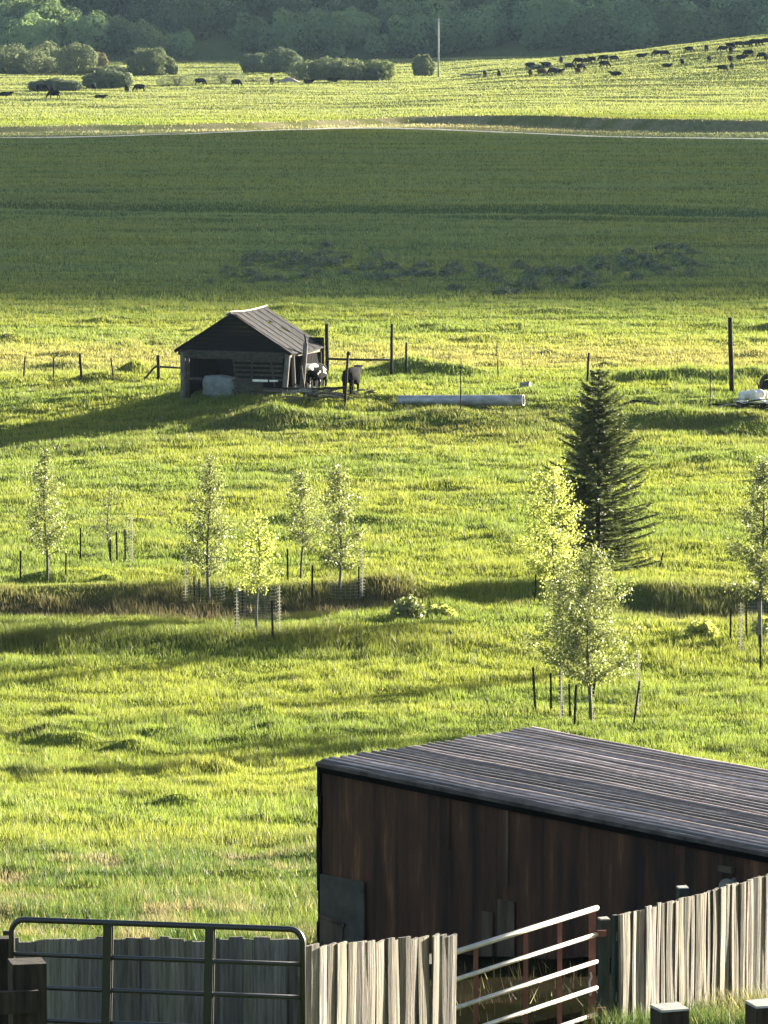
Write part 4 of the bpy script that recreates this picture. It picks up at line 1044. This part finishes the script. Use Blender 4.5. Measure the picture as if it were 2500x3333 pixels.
# edge flashing along the near edge
mb = MB(); mb.hexa([B_(-.02, -.10, .0), B_(BL, -.10, .0), B_(BL, .03, .0), B_(-.02, .03, .0), B_(-.02, -.10, .05), B_(BL, -.10, .05), B_(BL, .06, .082), B_(-.02, .06, .082)])
mb.build('roof_flashing', MT['flash'], roof)
mb = MB(); mb.beam(B_(0, -.03, -.045), B_(BL, -.03, -.045), .04, .08); mb.build('eave_trim', MT['interior'], barn)
# walls, ribbed sheets
def ribbed_wall(pf, length, z0, z1, name, mat):
    vs = []; fs = []; n = int(length/.2); prof2 = []
    for i in range(n):
        x = i*.2; prof2 += [(x, 0), (x+.13, 0), (x+.145, .007), (x+.185, .007)]
    prof2.append((n*.2, 0))
    for (x, o_) in prof2: vs.append(pf(x, o_, z0)); vs.append(pf(x, o_, z1))
    for i in range(len(prof2)-1): k = 2*i; fs.append((k, k+2, k+3, k+1))
    mb = MB(); mb.add(vs, fs); return mb.build(name, mat, barn)
ribbed_wall(lambda x, o_, z: B_(x, -o_, 0 if z > 0 else -3.3), BL, -1, 1, 'front_wall', MT['barn_wall'])
ribbed_wall(lambda x, o_, z: B_(-o_, LR-.3-x, -.02 if z > 0 else -3.3), LR-.3, -1, 1, 'end_wall', MT['barn_wall'])
mb = MB(); mb.beam(B_(0, LR-.3, -1.6), B_(BL, LR-.3, -1.6), .05, 3.2); mb.build('rear_wall', MT['barn_wall'], barn)
wob = MB()
for i in range(6): wob.box(B_(-.03+.015*math.sin(i*2), -.01, -.2-.42*i), (.06, .05, .42), -PI/4)
wob.build('corner_trim', MT['interior'], barn)
mb = MB(); mb.box(B_(3.4, -.035, -.56), (.035, .02, 1.0), -PI/4); mb.build('wall_batten', MT['rust_light'], barn)
mb = MB(); mb.box(B_(2.36, -.035, -.4), (.03, .02, .7), -PI/4); mb.build('wall_batten', MT['barn_wall'], barn)
mb = MB(); mb.box(B_(3.38, -.03, -2.0), (.30, .015, 1.5), -PI/4); mb.box(B_(3.05, -.03, -2.1), (.2, .015, 1.3), -PI/4); mb.build('pale_wall_sheet', MT['rust_light'], barn)
mb = MB(); mb.box(B_(.43, -.045, -1.9), (.82, .03, .95), -PI/4); pt = mb.build('patch_panel', MT['patch'], barn)
mb = MB(); mb.box(B_(.26, -.08, -2.20), (.42, .03, .36), -PI/4); mb.beam(B_(.03, -.08, -1.98), B_(.5, -.08, -2.04), .03, .05); mb.build('patch_board', MT['rust_light'], pt)
mb = MB(); q = B_(7.25, -.20, -.42); mb.tube([q-Vector((.02, .06, 0)), q+Vector((0, .05, 0))], [.10, .07], 14); mb.tube([q+Vector((0, .05, 0)), q+Vector((.1, .2, .03))], [.04, .04], 6); mb.build('flood_light', flat('pale_lamp_housing', (.22, .21, .19)), barn)
mb = MB(); mb.box(q+Vector((-.02, .12, .18)), (.22, .06, .07), -PI/4); mb.build('lamp_bracket', MT['rust_light'], barn)

# ------------------------------------------------------------------ yard fences
def board_fence(x0, d0, az, length, bw, ztop_l, ztop_r, label, mat, seed, gap=.012, depth=.022, yawj=.12, hj=.02, tlo=.75, thi=1.2, group='board fences of the yard', rails=True, missing=(), sway_k=.6):
    rnd = random.Random(seed); u = Vector((math.sin(az), math.cos(az), 0)); nrm = Vector((u.y, -u.x, 0))
    o0 = Vector((x0, d0, hz(x0, d0, False))); root = empty('board_fence', o0, 0, label, 'fence', group)
    mb = MB(); a = 0; i = 0; strip = 0
    while a < length:
        w = bw*rnd.uniform(.55, 1.2); q = a/length; zt = ztop_l+(ztop_r-ztop_l)*q + rnd.uniform(-hj, hj)
        p = o0+u*a; zb = hz(p.x, p.y, False)-.05
        yj = rnd.uniform(-yawj, yawj)*w; off = rnd.uniform(-.012, .012); t = rnd.uniform(tlo, thi); tt = (t, t*rnd.uniform(.95, 1.0), t*rnd.uniform(.86, 1.0))
        wt = w-gap*rnd.uniform(.3, 2.2); n_seg = 5; sway = rnd.uniform(-.012, .012)*sway_k; sw2 = rnd.uniform(-.02, .02)*sway_k; ph = rnd.uniform(0, 6)
        ringp = []
        for k in range(n_seg+1):
            f = k/n_seg; z = zb+(zt-zb)*f; c = p + u*(sway*math.sin(f*3+ph)+sw2*f) + nrm*(off+.006*math.sin(f*4+ph)); z2 = z + (rnd.uniform(-.012, .012) if k == n_seg else 0)
            cup = .006
            for (aa_, bb) in ((0, yj), (wt*.5, cup+.5*yj*0), (wt, -yj), (wt, -yj-depth), (0, yj-depth)):
                v = c+u*aa_+nrm*bb; ringp.append(Vector((v.x, v.y, (z2 if aa_ < wt*.6 else z))) - o0)
        fs = []
        for k in range(n_seg):
            for j in range(5): j2 = (j+1) % 5; fs.append((k*5+j, k*5+j2, (k+1)*5+j2, (k+1)*5+j))
        fs.append(tuple(n_seg*5+j for j in range(5)))
        if i not in missing: mb.add(ringp, fs, tt)
        a += w; i += 1
    mb.build('boards', MT[mat], root)
    if rails:
        for k, f in enumerate((.25, .8)):
            m2 = MB(); e = o0+u*length; zl = (hz(o0.x, o0.y, False))*(1-f)+ztop_l*f; zr = hz(e.x, e.y, False)*(1-f)+ztop_r*f
            m2.beam(Vector((o0.x, o0.y, zl))-nrm*.06-o0, Vector((e.x, e.y, zr))-nrm*.06-o0, .04, .09); m2.build('rail', MT['fence_wood_grey'], root)
    return root
AZ = math.radians(33)
pa = P(60, 3060, 43.6); pb = P(960, 3078, 43.2)
board_fence(P(30, 3060, 43.6).x, 43.6, math.radians(90.6)+.015, 2.66, .135, P(30, 3058, 43.6).z, pb.z, 'grey board fence in shade behind the black pipe gate', 'fence_wood_grey', 1, tlo=.7, thi=1.15, yawj=.02, hj=.022, gap=-.003, sway_k=.12)
p0 = P(995, 3085, 42.2); p1 = P(1460, 3045, 44.1)
board_fence(p0.x, 42.2, math.atan2(p1.x-p0.x, 1.9), math.hypot(p1.x-p0.x, 1.9), .165, p0.z, p1.z, 'sunlit weathered board panel between the black gate and the red gate', 'fence_wood', 2, hj=.014, yawj=.11, gap=.005, sway_k=.35)
p2 = P(2020, 2978, 46.7); az3 = math.atan2(P(2500, 2850, 49.1).x-p2.x, 2.4)
p3 = P(2500, 2850, 49.1); ln3 = math.hypot(p3.x-p2.x, 2.4)
board_fence(p2.x, 46.7, az3, ln3*1.5, .125, p2.z, p2.z+(p3.z-p2.z)*1.5, 'long sunlit weathered board fence at the lower right', 'fence_wood', 3, hj=.014, yawj=.11, gap=.005, sway_k=.35)
def sq_post(px, pyt, d, w, hgt, label, mat, name='square_post', topmat=None, rz=0, wpx=None, kids=None):
    p = P(px, pyt, d); g = hz(p.x, d, False); root = empty(name, (p.x, d, min(g, p.z-.3)), rz, label, 'post')
    h = p.z-root.location.z; mb = MB(); mb.box((0, 0, h/2-.1), (w, w, h+.2)); mb.build('post_shaft', MT[mat], root)
    if topmat:
        m2 = MB(); m2.hexa([(-w/2-.004, -w/2-.004, h), (w/2+.004, -w/2-.004, h), (w/2+.004, w/2+.004, h), (-w/2-.004, w/2+.004, h), (-w/2, -w/2, h+.012), (w/2, -w/2, h+.010), (w/2, w/2, h+.018), (-w/2, w/2, h+.014)]); m2.build('post_top', MT[topmat], root)  # paler cap on the post's top face
    return root, h
sq_post(1966, 2992, 46.45, .09, 1.5, 'green-grey hinge post at the right end of the red gate', 'green_post', topmat='post_top', rz=.3)
sq_post(2222, 2890, 48.9, .10, 1.6, 'square green-grey post rising behind the long board fence', 'green_post', topmat='post_top', rz=.2)
sq_post(2003, 2978, 46.75, .05, 1.5, 'narrow grey post at the left end of the long board fence', 'green_post', rz=.5)
sq_post(8, 3052, 42.0, .12, 1.3, 'dark round-edged post at the far left behind the black gate', 'post')
r_, h_ = sq_post(88, 3128, 27.0, .19, 1.2, 'thick square brown post at the lower left corner', 'post_square', rz=.22)
mb = MB(); mb.box((-.14, -.14, h_-.20), (.36, .045, .125)); mb.build('cross_board', MT['post_square'], r_)
r_, h_ = sq_post(2180, 3283, 27.0, .165, 1.2, 'square dark post with a pale flat top at the bottom right', 'post_square', topmat='post_top', rz=.35)
mb = MB(); mb.box((-.03, -.14, h_-.125), (.17, .06, .10)); mb.build('rail_stub', MT['post_square'], r_)
sq_post(2490, 3270, 27.0, .17, 1.2, 'square dark post with a pale top cut by the lower right corner', 'post_square', topmat='post_top', rz=.3)

# black pipe gate
def rel(p, o): return p-o
gl_, gr2 = P(38, 2992, 41.5), P(985, 3026, 41.0)
o0 = Vector((gl_.x, gl_.y, hz(gl_.x, gl_.y, False))); gate = empty('pipe_gate', o0, 0, 'black tubular steel gate with rounded corners at the lower left', 'gate')
R_ = .026; ux = (gr2-gl_); ux.z = 0; ux.normalize(); gl0 = gl_-o0; gr0 = gr2-o0
mb = MB(); rc = .11; H1 = 1.22
def arc(c, a0, a1, r): return [c+ux*(r*math.cos(t))+Vector((0, 0, r*math.sin(t))) for t in np.linspace(a0, a1, 7)]
pts = [gl0+Vector((0, 0, -H1+rc))] + [gl0+Vector((0, 0, -rc))] + arc(gl0+ux*rc+Vector((0, 0, -rc)), PI, PI/2, rc)[1:] + arc(gr0-ux*rc+Vector((0, 0, -rc)), PI/2, 0, rc) + [gr0+Vector((0, 0, -H1+rc))]
mb.tube(pts, R_, 12); mb.build('frame_tube', MT['pipe_black'], gate, True)
for i, (dz) in enumerate((.300, .585, .87, 1.15)):
    m2 = MB(); m2.tube([gl0+Vector((0, 0, -dz)), gr0+Vector((0, 0, -dz))], .021, 10); m2.build('cross_tube', MT['pipe_black'], gate, True)
for f in (.335, .685):
    m2 = MB(); q = gl0*(1-f)+gr0*f; nn = Vector((-ux.y, ux.x, 0))
    m2.beam(q+nn*.03+Vector((-.0, 0, .0)), q+nn*.03+Vector((-.03, 0, -H1)), .078, .012, up=tuple(nn)); m2.beam(q-nn*.028, q-nn*.028+Vector((-.03, 0, -H1)), .075, .006, up=tuple(nn)); m2.build('brace_strap', MT['pipe_black'], gate)
m2 = MB(); m2.box(tuple(gl0+Vector((-.05, 0, -.12))), (.05, .03, .04)); m2.build('hinge', MT['pipe_black'], gate)
# rust-red gate
a, b = P(1455, 3108, 44.2), P(1943, 2955, 46.3); b.z = a.z + (b.z-a.z)*1.0
o0 = Vector((a.x, a.y, hz(a.x, a.y, False))); gate = empty('pipe_gate', o0, 0, 'rust-red tubular gate with pale sunlit rails between the two sunlit board fences', 'gate')
a0 = a-o0; b0 = b-o0
for i, dz in enumerate((0, .255, .52, .775, 1.03, 1.28)):
    m2 = MB(); m2.tube([a0+Vector((0, 0, -dz)), b0+Vector((0, 0, -dz-(.0 if i else 0)))], .026 if i == 0 else .021, 12); m2.build('rail_tube', MT['pipe_pale'], gate, True)  # rails coloured pale all round, low sun's brightness put into the paint
for f in (.2, .53, .76, .985):
    m2 = MB(); q = a0*(1-f)+b0*f + Vector((-.02, .045, 0)); q2 = q+Vector((0, 0, -1.3)); m2.beam(q, q2, .045 if f < .9 else .065, .014 if f < .9 else .06, up=(0, 1, 0)); m2.build('brace_strap' if f < .9 else 'end_tube', MT['pipe_red'], gate)
m2 = MB()
for dz in (.25, 1.0): m2.beam(b0+Vector((0, 0, -dz)), b0+Vector((.09, .02, -dz)), .03, .06)
m2.build('hinge', MT['pipe_red'], gate)
m2 = MB(); q = b0+Vector((-.06, -.03, -.62))
for i in range(5): m2.tube([q+Vector((.012*math.sin(i*2), 0, -.045*i)), q+Vector((.012*math.cos(i*2), 0, -.045*i-.045))], .010, 6)
m2.build('chain', MT['wire'], gate)

# ------------------------------------------------------------------ light
sunv = Vector((math.sin(SUN_AZ)*math.cos(SUN_EL), math.cos(SUN_AZ)*math.cos(SUN_EL), math.sin(SUN_EL)))
sl = bpy.data.lights.new('sun', 'SUN'); sl.energy = 5.0; sl.angle = math.radians(.5); sl.color = (1, .93, .78)
so = bpy.data.objects.new('sun', sl); COL.objects.link(so); so.rotation_euler = sunv.to_track_quat('Z', 'Y').to_euler(); so.location = (50, 50, 60)
w = bpy.data.worlds.new('World'); sc.world = w; w.use_nodes = True; nt = w.node_tree; nt.nodes.clear()
sky = nt.nodes.new('ShaderNodeTexSky'); sky.sky_type = 'NISHITA'; sky.sun_disc = False; sky.sun_elevation = SUN_EL; sky.sun_rotation = SUN_AZ; sky.dust_density = 2.2; sky.ozone_density = 1.0
bg = nt.nodes.new('ShaderNodeBackground'); bg.inputs['Strength'].default_value = .055; ow = nt.nodes.new('ShaderNodeOutputWorld')
nt.links.new(sky.outputs[0], bg.inputs[0]); nt.links.new(bg.outputs[0], ow.inputs[0])
# unseen slab added outside the view, shaped to cast the middle meadow's shade
k0 = 250/math.sin(SUN_EL); nx, ny = 60, 24; vs = []; fs = []
def cf(i, j, s_):
    x = -330+760*i/nx; ed0 = 292 + 5*vn(x/60., 1., 5)+3*math.sin(x*.02); ed1 = 662 + 40*math.exp(-((x-5)/30.)**2) - 12*ss(0, 90, x) + 4*math.sin(x*.07)
    y = ed0+(ed1-ed0)*j/ny; q = max(0, (1-abs(2*i/nx-1)**6)*(1-abs(2*j/ny-1)**4)); th = s_*(2+55*math.sqrt(q)*(1+.4*float(vn(x/40., y/40., 8))))
    return Vector((x, y, 0)) + sunv*(k0+th)
for s_ in (-1, 1):
    for i in range(nx+1):
        for j in range(ny+1): vs.append(cf(i, j, s_))
n1 = (nx+1)*(ny+1)
for i in range(nx):
    for j in range(ny):
        k = i*(ny+1)+j; fs.append((k, k+1, k+ny+2, k+ny+1)); fs.append((k+n1, k+ny+1+n1, k+ny+2+n1, k+1+n1))
for i in range(nx):
    for j in (0, ny): k = i*(ny+1)+j; fs.append((k, k+ny+1, k+ny+1+n1, k+n1))
for j in range(ny):
    for i in (0, nx): k = i*(ny+1)+j; fs.append((k, k+1, k+1+n1, k+n1))
mb = MB(); mb.add([tuple(v) for v in vs], fs); tag(mb.build('shade_cloud', MT['shade_cloud'], None, True), kind='structure')
# haze
HAZE = True
if HAZE:
    mb = MB(); mb.box((0, 1110, 99), (1560, 2460, 206))
    m, nt, out = newmat('haze_air'); pv = N(nt, 'ShaderNodeVolumePrincipled'); pv.inputs['Density'].default_value = .000024; pv.inputs['Color'].default_value = (.5, .72, 1, 1); pv.inputs['Anisotropy'].default_value = .2
    nt.links.new(pv.outputs[0], out.inputs['Volume']); tag(mb.build('haze', m), kind='stuff')

sc.view_settings.view_transform = 'Standard'; sc.view_settings.look = 'None'; sc.view_settings.exposure = 2.72; sc.view_settings.gamma = 1
sc.cycles.max_bounces = 6; sc.cycles.diffuse_bounces = 3; sc.cycles.transmission_bounces = 3; sc.cycles.volume_bounces = 0
